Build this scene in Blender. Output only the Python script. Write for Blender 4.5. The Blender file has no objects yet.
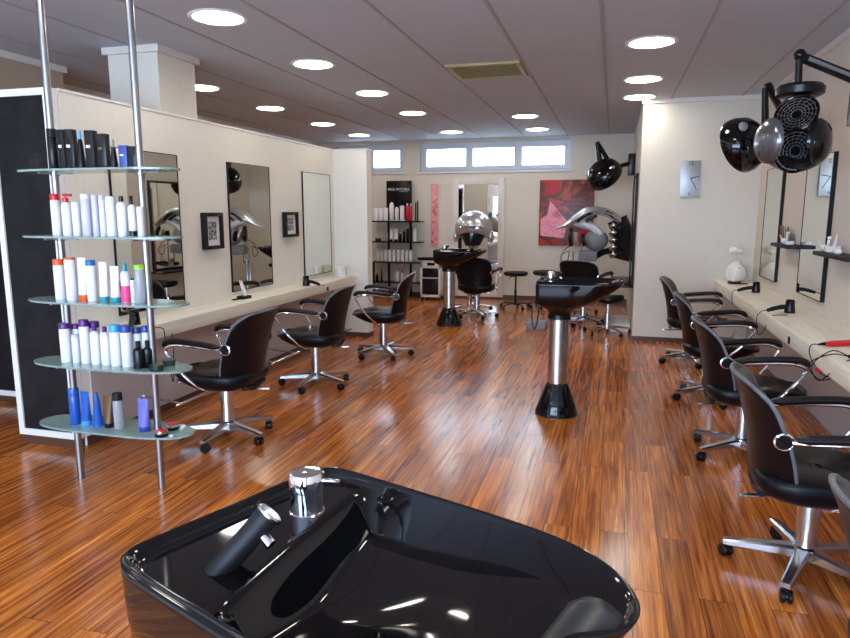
import bpy, bmesh, math, random
from mathutils import Vector, Matrix
R = math.radians; PI = math.pi
random.seed(7)
sc = bpy.context.scene
col = sc.collection

# ---------------------------------------------------------------- camera, world, exposure
CAM_H, FPX, PITCH, YAW = 1.45, 660.0, R(9.209), R(15.784)
cd = bpy.data.cameras.new('camera'); cam = bpy.data.objects.new('camera', cd); col.objects.link(cam)
cam.location = (0, 0, CAM_H); cam.rotation_euler = (PI/2 - PITCH, 0, YAW)
cd.sensor_fit = 'HORIZONTAL'; cd.sensor_width = 36; cd.lens = 36*FPX/850; cd.clip_start = .02
sc.camera = cam
sc.view_settings.view_transform = 'Standard'; sc.view_settings.look = 'None'
sc.view_settings.exposure = 1.0; sc.view_settings.gamma = 1; sc.view_settings.use_curve_mapping = False
w = bpy.data.worlds.new('daylight'); sc.world = w; w.use_nodes = True
bg = w.node_tree.nodes['Background']; bg.inputs[0].default_value = (.62, .80, 1, 1); bg.inputs[1].default_value = 5.5
LAMP = 15.0          # radiance of the ceiling panels
DAY = 80.0           # watts through the shop front
la = bpy.data.lights.new('shopfront_daylight', 'AREA'); la.shape = 'RECTANGLE'; la.size = 4.6; la.size_y = 1.7
la.energy = DAY; la.color = (.38, .60, 1)
lo = bpy.data.objects.new('shopfront_daylight', la); col.objects.link(lo)
lo.location = (-1.6, -2.42, 1.55); lo.rotation_euler = (R(90), 0, 0)

def ray(px, py):
    u, v = (px-425)/FPX, (319-py)/FPX
    dy, dz = math.cos(PITCH)+v*math.sin(PITCH), -math.sin(PITCH)+v*math.cos(PITCH)
    c, s = math.cos(YAW), math.sin(YAW)
    return Vector((u*c-dy*s, u*s+dy*c, dz))
def at(px, py, Y):                       # the point of the photo's pixel on the plane y = Y
    d = ray(px, py); t = Y/d.y
    return Vector((d.x*t, Y, CAM_H+d.z*t))

# ---------------------------------------------------------------- materials
def _mix(nt, fac, a, b):
    m = nt.nodes.new('ShaderNodeMix'); m.data_type = 'RGBA'
    for sock, val in ((m.inputs[0], fac), (m.inputs[6], a), (m.inputs[7], b)):
        if hasattr(val, 'is_linked') or hasattr(val, 'links'): nt.links.new(val, sock)
        else: sock.default_value = val if not isinstance(val, tuple) else (*val[:3], 1)
    return m.outputs[2]
def mat(name, c, rough=.5, metal=0, coat=0, var=0, bump=0, scale=40, trans=0, emit=0, spec=None, alpha=1):
    m = bpy.data.materials.new(name); m.use_nodes = True; nt = m.node_tree; p = nt.nodes['Principled BSDF']
    p.inputs['Base Color'].default_value = (*c, 1); p.inputs['Roughness'].default_value = rough
    p.inputs['Metallic'].default_value = metal; p.inputs['Coat Weight'].default_value = coat
    p.inputs['Coat Roughness'].default_value = .05
    if spec is not None: p.inputs['Specular IOR Level'].default_value = spec
    if trans: p.inputs['Transmission Weight'].default_value = trans
    if emit: p.inputs['Emission Color'].default_value = (*c, 1); p.inputs['Emission Strength'].default_value = emit
    if alpha < 1: p.inputs['Alpha'].default_value = alpha
    if var or bump:
        tc = nt.nodes.new('ShaderNodeTexCoord'); n = nt.nodes.new('ShaderNodeTexNoise')
        n.inputs['Scale'].default_value = scale; n.inputs['Detail'].default_value = 4
        nt.links.new(tc.outputs['Object'], n.inputs['Vector'])
        if var:
            o = _mix(nt, n.outputs['Fac'], tuple(max(0, x*(1-var)) for x in c), tuple(min(1, x*(1+var)) for x in c))
            nt.links.new(o, p.inputs['Base Color'])
        if bump:
            b = nt.nodes.new('ShaderNodeBump'); b.inputs['Strength'].default_value = bump; b.inputs['Distance'].default_value = .01
            nt.links.new(n.outputs['Fac'], b.inputs['Height']); nt.links.new(b.outputs[0], p.inputs['Normal'])
    return m
def ramp(nt, fac, stops):
    r = nt.nodes.new('ShaderNodeValToRGB'); e = r.color_ramp.elements
    while len(e) < len(stops): e.new(.5)
    for el, (pos, c) in zip(e, stops): el.position = pos; el.color = (*c, 1)
    nt.links.new(fac, r.inputs[0]); return r.outputs[0]
def mapped(nt, scale, rot=(0, 0, 0), loc=(0, 0, 0)):
    tc = nt.nodes.new('ShaderNodeTexCoord'); mp = nt.nodes.new('ShaderNodeMapping')
    mp.inputs['Scale'].default_value = scale; mp.inputs['Rotation'].default_value = rot; mp.inputs['Location'].default_value = loc
    nt.links.new(tc.outputs['Object'], mp.inputs[0]); return mp.outputs[0]
def noise(nt, vec, scale, detail=4, rough=.5, dist=0):
    n = nt.nodes.new('ShaderNodeTexNoise'); n.inputs['Scale'].default_value = scale; n.inputs['Detail'].default_value = detail
    n.inputs['Roughness'].default_value = rough; n.inputs['Distortion'].default_value = dist
    nt.links.new(vec, n.inputs['Vector']); return n.outputs['Fac']

def floor_material():
    m = bpy.data.materials.new('streaked_wood_planks'); m.use_nodes = True; nt = m.node_tree; p = nt.nodes['Principled BSDF']
    v = mapped(nt, (1, 1, 1), (0, 0, R(90)))
    b = nt.nodes.new('ShaderNodeTexBrick'); nt.links.new(v, b.inputs['Vector'])
    b.inputs['Color1'].default_value = (0, 0, 0, 1); b.inputs['Color2'].default_value = (1, 1, 1, 1); b.inputs['Mortar'].default_value = (.5, .5, .5, 1)
    b.inputs['Scale'].default_value = 1; b.inputs['Mortar Size'].default_value = .0012; b.inputs['Bias'].default_value = 0
    b.inputs['Brick Width'].default_value = 1.25; b.inputs['Row Height'].default_value = .125; b.offset = .37; b.offset_frequency = 2
    # streaks along the planks, shifted from plank to plank
    tc = nt.nodes.new('ShaderNodeTexCoord'); ad = nt.nodes.new('ShaderNodeVectorMath'); ad.operation = 'MULTIPLY_ADD'
    nt.links.new(b.outputs['Color'], ad.inputs[0]); ad.inputs[1].default_value = (7, 13, 5); nt.links.new(tc.outputs['Object'], ad.inputs[2])
    def st(sx, sy, sc_, det, dist):
        mp = nt.nodes.new('ShaderNodeMapping'); mp.inputs['Scale'].default_value = (sx, sy, 1)
        nt.links.new(ad.outputs[0], mp.inputs[0]); return noise(nt, mp.outputs[0], sc_, det, .6, dist)
    s1 = st(1, .028, 64, 5, .5); s2 = st(1, .018, 210, 3, .2); s3 = st(1, .09, 15, 3, .8)
    base = ramp(nt, s1, [(.28, (.14, .030, .005)), (.42, (.39, .100, .014)), (.56, (.62, .205, .032)), (.74, (.82, .37, .09))])
    mid = ramp(nt, s3, [(.30, (.58, .46, .38)), (.5, (1, .95, .9)), (.66, (1.25, 1.15, 1.0))])
    mul = nt.nodes.new('ShaderNodeMix'); mul.data_type = 'RGBA'; mul.blend_type = 'MULTIPLY'; mul.inputs[0].default_value = .75
    nt.links.new(base, mul.inputs[6]); nt.links.new(mid, mul.inputs[7])
    fine = ramp(nt, s2, [(.38, (.45, .38, .34)), (.5, (1, 1, 1))])
    mul2 = nt.nodes.new('ShaderNodeMix'); mul2.data_type = 'RGBA'; mul2.blend_type = 'MULTIPLY'; mul2.inputs[0].default_value = .55
    nt.links.new(mul.outputs[2], mul2.inputs[6]); nt.links.new(fine, mul2.inputs[7])
    tone = ramp(nt, b.outputs['Color'], [(0, (.66, .60, .58)), (1, (1.1, 1.1, 1.08))])
    mul3 = nt.nodes.new('ShaderNodeMix'); mul3.data_type = 'RGBA'; mul3.blend_type = 'MULTIPLY'; mul3.inputs[0].default_value = 1
    nt.links.new(mul2.outputs[2], mul3.inputs[6]); nt.links.new(tone, mul3.inputs[7])
    joint = _mix(nt, b.outputs['Fac'], mul3.outputs[2], (.05, .018, .008))
    nt.links.new(joint, p.inputs['Base Color'])
    nt.links.new(ramp(nt, s1, [(0, (.27, .27, .27)), (1, (.19, .19, .19))]), p.inputs['Roughness'])
    p.inputs['Coat Weight'].default_value = .22; p.inputs['Coat Roughness'].default_value = .14
    bp = nt.nodes.new('ShaderNodeBump'); bp.inputs['Strength'].default_value = .05; bp.inputs['Distance'].default_value = .002
    nt.links.new(s1, bp.inputs['Height']); nt.links.new(bp.outputs[0], p.inputs['Normal'])
    return m
def wallpaper(name, c, sx=60, sz=60, amt=.05, bump=.15):
    m = bpy.data.materials.new(name); m.use_nodes = True; nt = m.node_tree; p = nt.nodes['Principled BSDF']
    v = mapped(nt, (sx, sx, sz)); n = noise(nt, v, 1, 5, .6)
    o = _mix(nt, n, tuple(x*(1-amt) for x in c), tuple(min(1, x*(1+amt)) for x in c)); nt.links.new(o, p.inputs['Base Color'])
    p.inputs['Roughness'].default_value = .75
    b = nt.nodes.new('ShaderNodeBump'); b.inputs['Strength'].default_value = bump; b.inputs['Distance'].default_value = .004
    nt.links.new(n, b.inputs['Height']); nt.links.new(b.outputs[0], p.inputs['Normal'])
    return m
def counter_material():
    m = bpy.data.materials.new('pale_limed_wood'); m.use_nodes = True; nt = m.node_tree; p = nt.nodes['Principled BSDF']
    n = noise(nt, mapped(nt, (14, .8, 14)), 2.2, 6, .6, .6)
    nt.links.new(ramp(nt, n, [(.3, (.72, .66, .53)), (.5, (.82, .77, .64)), (.7, (.86, .82, .71))]), p.inputs['Base Color'])
    p.inputs['Roughness'].default_value = .42
    return m
def painting_material(name, stops, scale, dist, seed):
    m = bpy.data.materials.new(name); m.use_nodes = True; nt = m.node_tree; p = nt.nodes['Principled BSDF']
    n = noise(nt, mapped(nt, (1, 1, 1.2), (0, R(35), 0), seed), scale, 5, .62, dist)
    nt.links.new(ramp(nt, n, stops), p.inputs['Base Color']); p.inputs['Roughness'].default_value = .35
    return m
def slate_material():
    m = bpy.data.materials.new('dark_slate_board'); m.use_nodes = True; nt = m.node_tree; p = nt.nodes['Principled BSDF']
    n = noise(nt, mapped(nt, (1, 1, 1)), 5, 8, .7, .4)
    nt.links.new(ramp(nt, n, [(.35, (.005, .0045, .005)), (.6, (.014, .012, .013)), (.75, (.032, .028, .029))]), p.inputs['Base Color'])
    p.inputs['Roughness'].default_value = .6; p.inputs['Specular IOR Level'].default_value = .2
    return m

M = dict(
    floor=floor_material(), counter=counter_material(), slate=slate_material(),
    wall=wallpaper('cream_wallpaper', (.78, .75, .67), 55, 9), wallback=wallpaper('warm_wallpaper', (.69, .64, .55), 60, 6),
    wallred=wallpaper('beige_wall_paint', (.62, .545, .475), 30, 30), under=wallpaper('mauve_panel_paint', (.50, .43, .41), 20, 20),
    pier=wallpaper('tan_wall_paint', (.42, .31, .22), 20, 20), ceiling=wallpaper('ceiling_panel', (.47, .49, .54), 3, 3, .05, .04),
    groove=mat('ceiling_joint', (.38, .35, .35), .7), cornice=mat('cornice_paint', (.72, .66, .60), .6),
    base=mat('brown_skirting', (.085, .035, .018), .45), whiteframe=mat('white_lacquer', (.80, .77, .74), .4),
    winframe=mat('window_frame_pvc', (.62, .68, .76), .35), plaster=mat('white_plaster', (.78, .76, .74), .8, bump=.1),  # window frames are white; their blue-grey shade is put into the colour
    black=mat('black_gloss_ceramic', (.003, .003, .004), .05, spec=.42), blackp=mat('black_plastic', (.005, .005, .006), .26, spec=.3),
    blackm=mat('matt_black', (.007, .0065, .007), .5, spec=.25), vinyl=mat('black_vinyl', (.004, .004, .006), .33, var=.3, bump=.05, scale=160, spec=.22),
    pad=mat('black_arm_pad', (.008, .005, .005), .4, spec=.3), piping=mat('grey_piping', (.13, .14, .16), .3), rubber=mat('black_rubber', (.018, .018, .019), .42),
    chrome=mat('chrome', (.82, .83, .86), .07, 1), steel=mat('brushed_steel', (.60, .59, .58), .26, 1, var=.08, scale=90),
    alu=mat('polished_aluminium', (.62, .64, .68), .2, 1), satin=mat('satin_metal_pole', (.34, .34, .36), .32, 1),
    mirror=mat('mirror_silver', (.78, .78, .72), .015, 1), glass=mat('green_shelf_glass', (.45, .62, .57), .12, trans=.55, spec=.6),
    pane=mat('window_glass', (.95, .98, 1), .0, trans=1), lamp=mat('lamp_diffuser', (1, .93, .84), .5, emit=LAMP),
    lamprim=mat('lamp_rim', (.8, .77, .74), .4), vent=mat('aged_vent', (.42, .31, .14), .5), ventdark=mat('vent_shadow_gap', (.10, .07, .03), .7),
    white=mat('white_plastic', (.78, .77, .80), .35), offwhite=mat('cream_plastic', (.72, .66, .54), .4), lilac=mat('lilac_plastic', (.58, .54, .68), .35),
    clear=mat('clear_grey_plastic', (.55, .58, .60), .2, trans=.5), red=mat('red_plastic', (.62, .01, .015), .3), orange=mat('orange_cap', (.85, .10, .01), .35),
    blue=mat('blue_cap', (.01, .15, .42), .35), ltblue=mat('light_blue_cap', (.04, .34, .80), .35), navy=mat('navy_cap', (.015, .045, .26), .35),
    teal=mat('teal_cap', (.01, .30, .40), .35), pink=mat('pink_band', (.85, .04, .20), .4), green=mat('lime_cap', (.30, .62, .04), .35),
    purple=mat('purple_cap', (.09, .008, .20), .35), bluegel=mat('translucent_blue', (.01, .13, .62), .2, trans=.35), bronze=mat('bronze_foil', (.16, .09, .05), .3, .6),
    crimson=mat('crimson_plastic', (.60, .015, .06), .3), dkgreen=mat('dark_green_tin', (.012, .03, .02), .3), violet=mat('violet_foil', (.14, .14, .55), .3),
    silver=mat('silver_shell', (.60, .61, .64), .30, .75), smoke=mat('smoked_plastic', (.008, .009, .012), .12, spec=.4), milky=mat('milky_plastic', (.72, .74, .78), .3),
    grille=mat('grey_grille', (.25, .25, .27), .35, .7), heat=mat('copper_glow_element', (.30, .27, .26), .3, .6), yellow=mat('yellow_paper', (.70, .58, .22), .6),
    paper=mat('white_paper', (.80, .80, .80), .7), card=mat('brown_card', (.16, .07, .03), .6), porcelain=mat('white_porcelain', (.80, .76, .72), .2),
    paintred=painting_material('red_abstract_paint', [(.30, (.30, .006, .03)), (.40, (.50, .01, .035)), (.47, (.16, .022, .012)), (.53, (.09, .018, .012)), (.60, (.50, .07, .02)), (.66, (.45, .008, .03)), (.80, (.75, .2, .25))], 1.7, 1.3, (3.1, 0, 1.4)),
    paintpink=painting_material('pink_abstract_paint', [(.30, (.50, .01, .03)), (.42, (.80, .16, .20)), (.56, (.85, .45, .45)), (.66, (.75, .12, .15)), (.74, (.10, .03, .03))], 9, 1.2, (8, 2, .3)),
    photo=painting_material('black_white_print', [(.40, (.01, .01, .01)), (.52, (.25, .25, .25)), (.62, (.7, .7, .7))], 30, .6, (1, 2, 3)),
    gun=mat('gunmetal_shell', (.16, .17, .19), .2, .7),
    clockface=mat('clock_face_steel', (.36, .37, .38), .35, .55), grey=mat('grey_fabric', (.22, .22, .23), .6), lettering=mat('silver_lettering', (.62, .62, .62), .35),
)

# ---------------------------------------------------------------- mesh helpers
class MB:
    def __init__(s): s.bm = bmesh.new()
    def _xf(s, vs, m): bmesh.ops.transform(s.bm, matrix=m, verts=vs)
    def box(s, c, d, rot=(0, 0, 0), bev=0, seg=2):
        r = bmesh.ops.create_cube(s.bm, size=1); vs = r['verts']
        s._xf(vs, Matrix.Diagonal((*d, 1)))
        if bev:
            es = list({e for v in vs for e in v.link_edges})
            g = bmesh.ops.bevel(s.bm, geom=es, offset=bev, segments=seg, affect='EDGES', profile=.6)
            vs = list({v for f in g['faces'] for v in f.verts} | {v for v in vs if v.is_valid})
        from mathutils import Euler
        s._xf(vs, Matrix.Translation(c) @ Euler(rot).to_matrix().to_4x4()); return s
    def b2(s, a, b, bev=0):           # box by two corners
        a, b = Vector(a), Vector(b); return s.box((a+b)/2, [abs(x) for x in (b-a)], bev=bev)
    def loft(s, rings, cap0=True, cap1=True, closed=True):
        L = [[s.bm.verts.new(p) for p in r] for r in rings]; n = len(L[0])
        for a, b in zip(L, L[1:]):
            for i in range(n if closed else n-1):
                j = (i+1) % n; s.bm.faces.new((a[i], a[j], b[j], b[i]))
        if cap0: s.bm.faces.new(L[0][::-1])
        if cap1: s.bm.faces.new(L[-1])
        return s
    def lathe(s, prof, c=(0, 0, 0), seg=24, m=None, sx=1, sy=1):      # prof: [(r, z)]
        rings = []
        for r, z in prof:
            ring = [Vector((max(r, 1e-4)*sx*math.cos(2*PI*i/seg), max(r, 1e-4)*sy*math.sin(2*PI*i/seg), z)) for i in range(seg)]
            if m is not None: ring = [m @ p for p in ring]
            rings.append([p+Vector(c) for p in ring])
        return s.loft(rings)
    def tube(s, pts, r, seg=10, caps=True, flat=1.0):
        pts = [Vector(p) for p in pts]; rad = r if isinstance(r, (list, tuple)) else [r]*len(pts)
        up = Vector((0, 0, 1)); rings = []; prev = None
        for i, p in enumerate(pts):
            t = (pts[min(i+1, len(pts)-1)]-pts[max(i-1, 0)]).normalized()
            if prev is None:
                a = t.cross(up if abs(t.z) < .9 else Vector((1, 0, 0))).normalized()
            else: a = (prev-t*prev.dot(t)).normalized()
            prev = a; b = t.cross(a)
            rings.append([p+a*rad[i]*math.cos(2*PI*k/seg)+b*rad[i]*flat*math.sin(2*PI*k/seg) for k in range(seg)])
        return s.loft(rings, caps, caps)
    def ring(s, c, R_, r, axis='y', seg=20, seg2=8):
        rings = []
        ax = {'x': 0, 'y': 1, 'z': 2}[axis]; o = [k for k in range(3) if k != ax]
        for i in range(seg+1):
            a = 2*PI*i/seg; rr = []
            for k in range(seg2):
                b = 2*PI*k/seg2; v = [0, 0, 0]; v[o[0]] = (R_+r*math.cos(b))*math.cos(a); v[o[1]] = (R_+r*math.cos(b))*math.sin(a); v[ax] = r*math.sin(b)
                rr.append(Vector(v)+Vector(c))
            rings.append(rr)
        return s.loft(rings, False, False)
    def ball(s, c, r, sc_=(1, 1, 1), seg=20):
        g = bmesh.ops.create_uvsphere(s.bm, u_segments=seg, v_segments=seg//2+2, radius=r)
        s._xf(g['verts'], Matrix.Translation(c) @ Matrix.Diagonal((*sc_, 1))); return s
    def prism(s, outline, z0, z1, bev=0):
        vs = [s.bm.verts.new((x, y, z0)) for x, y in outline]; f = s.bm.faces.new(vs)
        g = bmesh.ops.extrude_face_region(s.bm, geom=[f]); nv = [v for v in g['geom'] if isinstance(v, bmesh.types.BMVert)]
        bmesh.ops.translate(s.bm, vec=(0, 0, z1-z0), verts=nv)
        if bev:
            top = [e for e in s.bm.edges if all(v in nv for v in e.verts)]
            bmesh.ops.bevel(s.bm, geom=top, offset=bev, segments=2, affect='EDGES')
        return s
    def slab(s, f, nu, nv, th):       # closed curved slab from a surface function f(u, v)
        e = 1e-3; front, back = [], []
        for i in range(nu+1):
            for j in range(nv+1):
                u, v = i/nu, j/nv; p = Vector(f(u, v))
                du = Vector(f(min(u+e, 1), v))-Vector(f(max(u-e, 0), v)); dv = Vector(f(u, min(v+e, 1)))-Vector(f(u, max(v-e, 0)))
                n = du.cross(dv); n = n.normalized() if n.length > 1e-12 else Vector((1, 0, 0))
                ed = min(1, 5*min(u, 1-u), 5*min(v, 1-v)); k = th/2*(.35+.65*math.sqrt(max(ed, 0)))
                front.append(s.bm.verts.new(p+n*k)); back.append(s.bm.verts.new(p-n*k))
        I = lambda i, j: i*(nv+1)+j
        for i in range(nu):
            for j in range(nv):
                q = (I(i, j), I(i+1, j), I(i+1, j+1), I(i, j+1))
                s.bm.faces.new([front[k] for k in q]); s.bm.faces.new([back[k] for k in reversed(q)])
        loop = [I(i, 0) for i in range(nu+1)]+[I(nu, j) for j in range(1, nv+1)]+[I(i, nv) for i in range(nu-1, -1, -1)]+[I(0, j) for j in range(nv-1, 0, -1)]
        for a, b in zip(loop, loop[1:]+loop[:1]): s.bm.faces.new((front[b], front[a], back[a], back[b]))
        return s
    def build(s, name, m, parent=None, loc=(0, 0, 0), rot=(0, 0, 0), sharp=35, sub=0, **tags):
        bmesh.ops.recalc_face_normals(s.bm, faces=s.bm.faces)
        me = bpy.data.meshes.new(name); s.bm.to_mesh(me); s.bm.free()
        me.materials.append(M[m] if isinstance(m, str) else m)
        for p in me.polygons: p.use_smooth = True
        if not sub: me.set_sharp_from_angle(angle=R(sharp))
        o = bpy.data.objects.new(name, me); col.objects.link(o); o.location = loc; o.rotation_euler = rot
        if sub: md = o.modifiers.new('subdivision', 'SUBSURF'); md.levels = sub; md.render_levels = sub
        if parent is not None: o.parent = parent
        return tag(o, **tags)
def tag(o, label=None, cat=None, group=None, kind=None):
    if label: o['label'] = label
    if cat: o['category'] = cat
    if group: o['group'] = group
    if kind: o['kind'] = kind
    return o
def empty(name, loc, rz=0, **t):
    o = bpy.data.objects.new(name, None); col.objects.link(o); o.location = loc; o.rotation_euler = (0, 0, rz); o.empty_display_size = .1
    return tag(o, **t)
def copy_tree(o, parent=None, loc=None, rz=None, **t):
    c = o.copy(); col.objects.link(c); c.parent = parent
    if loc is not None: c.location = loc
    if rz is not None: c.rotation_euler = (0, 0, rz)
    for ch in list(o.children): copy_tree(ch, c)
    return tag(c, **t)
def struct(name, mb, m, **k): return mb.build(name, m, kind='structure', **k)
def arc(pts, n=8):                    # smooth curve through points (Catmull-Rom)
    P = [Vector(p) for p in pts]; P = [P[0]*2-P[1]]+P+[P[-1]*2-P[-2]]; out = []
    for i in range(1, len(P)-2):
        for k in range(n):
            t = k/n; a, b, c, d = P[i-1:i+3]
            out.append(.5*((2*b)+(c-a)*t+(2*a-5*b+4*c-d)*t*t+(3*b-a-3*c+d)*t**3))
    return out+[P[-2]]
def text(s, size, parent, m, loc, rot, ext=.001, bold=0, name='lettering', align='CENTER'):
    c = bpy.data.curves.new(name, 'FONT'); c.body = s; c.size = size; c.extrude = ext; c.align_x = align; c.align_y = 'CENTER'; c.offset = bold
    o = bpy.data.objects.new(name, c); col.objects.link(o); c.materials.append(M[m])
    me = bpy.data.meshes.new_from_object(o); me.materials.clear(); me.materials.append(M[m]); bpy.data.objects.remove(o)
    o = bpy.data.objects.new(name, me); col.objects.link(o)
    o.location = loc; o.rotation_euler = rot; o.parent = parent; return o

# ---------------------------------------------------------------- the room
H, XL, XR, XO, YB, YF, XP, YP = 2.65, -3.12, 1.47, -5.1, 11.0, -2.3, .26, 7.8
struct('floor', MB().b2((XO, YF, -.1), (XR, YB, 0)), 'floor')
struct('ceiling', MB().b2((XO, YF, H), (XR, YB, H+.1)), 'ceiling')
g = MB()
for x in (-4.78, -4.12, -3.44, -2.78, -2.11, -1.43, -.765, -.125, .54, 1.23):
    g.b2((x-.011, YF, H-.005), (x+.011, YB, H))
struct('trim_1', g, 'groove')
# back wall with two ribbon openings
b = MB(); zs, zt = 2.115, 2.60
for x0, x1, z0, z1 in ((XO, XR, 0, zs), (XO, XR, zt, H), (XO, -4.75, zs, zt), (-3.50, -3.21, zs, zt), (-.70, XR, zs, zt)):
    b.b2((x0, YB, z0), (x1, YB+.22, z1))
struct('wall_back', b, 'wallback')
def ribbon(n, x0, x1, panes, y=YB+.10):
    root = empty('window_%d' % n, (0, 0, 0), kind='structure')
    f = MB(); f.b2((x0, y, zs), (x1, y+.06, zs+.045)); f.b2((x0, y, zt-.04), (x1, y+.06, zt))
    xs = [x0]+[q for p in panes for q in p]+[x1]
    for a, c in zip(xs[0::2], xs[1::2]): f.b2((a, y-.003, zs+.001), (c, y+.063, zt-.001))
    f.build('window_frame', 'winframe', root)
    for a, c in panes:
        sf = MB(); t = .035
        for q in (((a+.002, y-.015, zs+.03), (a+t, y+.03, zt-.03)), ((c-t, y-.015, zs+.03), (c-.002, y+.03, zt-.03)), ((a+t, y-.014, zs+.03), (c-t, y+.029, zs+.095)), ((a+t, y-.014, zt-.105), (c-t, y+.029, zt-.03))): sf.b2(*q)
        s_ = sf.build('sash', 'winframe', root)
        MB().b2((a+t, y+.008, zs+.07), (c-t, y+.014, zt-.08)).build('pane', 'pane', s_)
    MB().b2((x0-.04, YB-.03, zs-.025), (x1+.04, YB+.12, zs), .004).build('sill', 'whiteframe', root)
ribbon(1, -4.75, -3.50, [(-4.68, -4.16), (-4.10, -3.55)]); ribbon(2, -3.21, -.70, [(-3.14, -2.39), (-2.34, -1.58), (-1.52, -.77)])
# right side: the alcove block, right wall
struct('wall_alcove', MB().b2((XP, YP, 0), (XR+.2, YB, H)), 'wallback')
struct('wall_right', MB().b2((XR, YF, 0), (XR+.2, YP, H)), 'wallred')
struct('trim_2', MB().b2((XP-.02, YP-.03, H-.045), (XR, YP, H)).b2((XR-.03, YF, H-.045), (XR, YP-.03, H)), 'cornice')
struct('baseboard_alcove', MB().b2((XP-.005, YP-.008, 0), (XR, YP, .05)), 'base')
# left partition, its return at the far end, outer wall, pier, column
struct('wall_left', MB().b2((XL-.12, 3.24, 0), (XL, 7.31, 2.14)), 'wall')
struct('wall_left_return', MB().b2((XL, 7.16, 0), (-2.71, 7.31, 2.14)), 'wall')
struct('trim_3', MB().b2((XL-.13, 3.24, 2.14), (XL+.01, 7.32, 2.155)).b2((XL, 7.15, 2.14), (-2.70, 7.32, 2.155)), 'whiteframe')
struct('baseboard_left', MB().b2((XL, 3.24, 0), (XL+.008, 7.1, .06)).b2((XL, 7.152, 0), (-2.71, 7.16, .05)).b2((-2.71, 7.16, 0), (-2.702, 7.31, .05)), 'base')
struct('wall_outer', MB().b2((XO-.2, 3.0, 0), (XO, YB, H)), 'pier')
struct('wall_outer_front', MB().b2((XO-.2, YF, 0), (XO, 3.0, H)), 'plaster')
struct('wall_pier', MB().b2((XO, 4.10, 0), (-4.5, 4.75, H)), 'pier')
struct('trim_4', MB().b2((-4.5, 4.08, H-.05), (-4.47, 4.77, H)).b2((XO, 4.07, H-.05), (-4.47, 4.1, H)).b2((XO, 4.8, H-.05), (XO+.03, YB, H)), 'cornice')
struct('wall_column', MB().b2((-3.68, 4.33, 0), (-3.25, 4.78, H)), 'wallback')
struct('trim_5', MB().b2((-3.71, 4.30, H-.05), (-3.22, 4.81, H)), 'cornice')
struct('baseboard_back', MB().b2((XO, YB-.012, 0), (XP, YB, .07)), 'base')
# shop front behind the camera
b = MB()
for x0, x1, z0, z1 in ((XO, XR, 0, .55), (XO, XR, 2.45, H), (XO, -4.1, .55, 2.45), (.9, XR, .55, 2.45)): b.b2((x0, YF-.2, z0), (x1, YF, z1))
struct('wall_front', b, 'plaster')
rt = empty('window_3', (0, 0, 0), kind='structure')
f = MB()
for x in (-4.07, -2.45, -.8, .87): f.b2((x-.03, YF-.14, .55), (x+.03, YF-.08, 2.45))
f.b2((-4.1, YF-.14, .55), (.9, YF-.08, .6)).b2((-4.1, YF-.14, 2.4), (.9, YF-.08, 2.45)); f.build('window_frame', 'winframe', rt)

# ceiling lamps
def make_lamp():
    t = empty('ceiling_lamp', (0, 0, H))
    MB().lathe([(.150, -.006), (.172, -.010), (.182, -.004), (.182, 0), (.150, 0)], seg=40).build('lamp_rim', 'lamprim', t)
    MB().lathe([(0, -.007), (.152, -.007), (.152, -.001), (0, -.001)], seg=40).build('diffuser', 'lamp', t)
    return t
L0 = make_lamp(); first = True
rows = [(-2.43, (3.85, 5.22, 6.61, 8.04, 10.06, 2.47, 1.10), 'above the left row of chairs'), (-3.92, (5.87, 7.22, 8.68, 10.05, .6, -.8), 'beyond the left partition'),
        (.205, (5.23, 6.61, 7.59, 3.85, 2.47, 1.10), 'in the right-hand row of the ceiling'), (-1.137, (8.68, 10.06), 'near the back windows')]
ordn = ['nearest', 'second nearest', 'third nearest', 'fourth nearest', 'farthest']
for x, ys, wh in rows:
    vis = [y for y in ys if at(425, 10, y).z > 0 and (y > 3.8 if x < -1 else y > 5)]
    for y in ys:
        o = L0 if first else copy_tree(L0); first = False; o.location = (x, y, H)
        n = sorted(vis).index(y) if y in vis else -1
        hid = sorted(q for q in ys if q not in vis)
        lab = ('round white ceiling lamp %s, %s of %d' % (wh, ('farthest' if n == len(vis)-1 else ordn[n]), len(vis))) if n >= 0 else 'ceiling lamp overhead before the picture, %s, %s one' % (wh, ordn[min(3, hid.index(y))])
        tag(o, lab, 'lamp', 'round ceiling lamps')
# ceiling vent
v = empty('ceiling_vent', (-1.09, 5.83, H), 0, label='yellowed square air vent grille in the ceiling', cat='vent')
m_ = MB()
for a in ((-.31, -.29, .31, -.25), (-.31, .25, .31, .29), (-.31, -.25, -.27, .25), (.27, -.25, .31, .25)): m_.b2((a[0], a[1], -.02), (a[2], a[3], 0), .004)
m_.build('vent_frame', 'vent', v); MB().b2((-.27, -.25, -.004), (.27, .25, 0)).build('backing', 'ventdark', v)
m_ = MB()
for k in range(9): m_.box((0, -.22+k*.055, -.012), (.54, .034, .003), (R(28), 0, 0))
m_.build('slats', 'vent', v)

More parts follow.
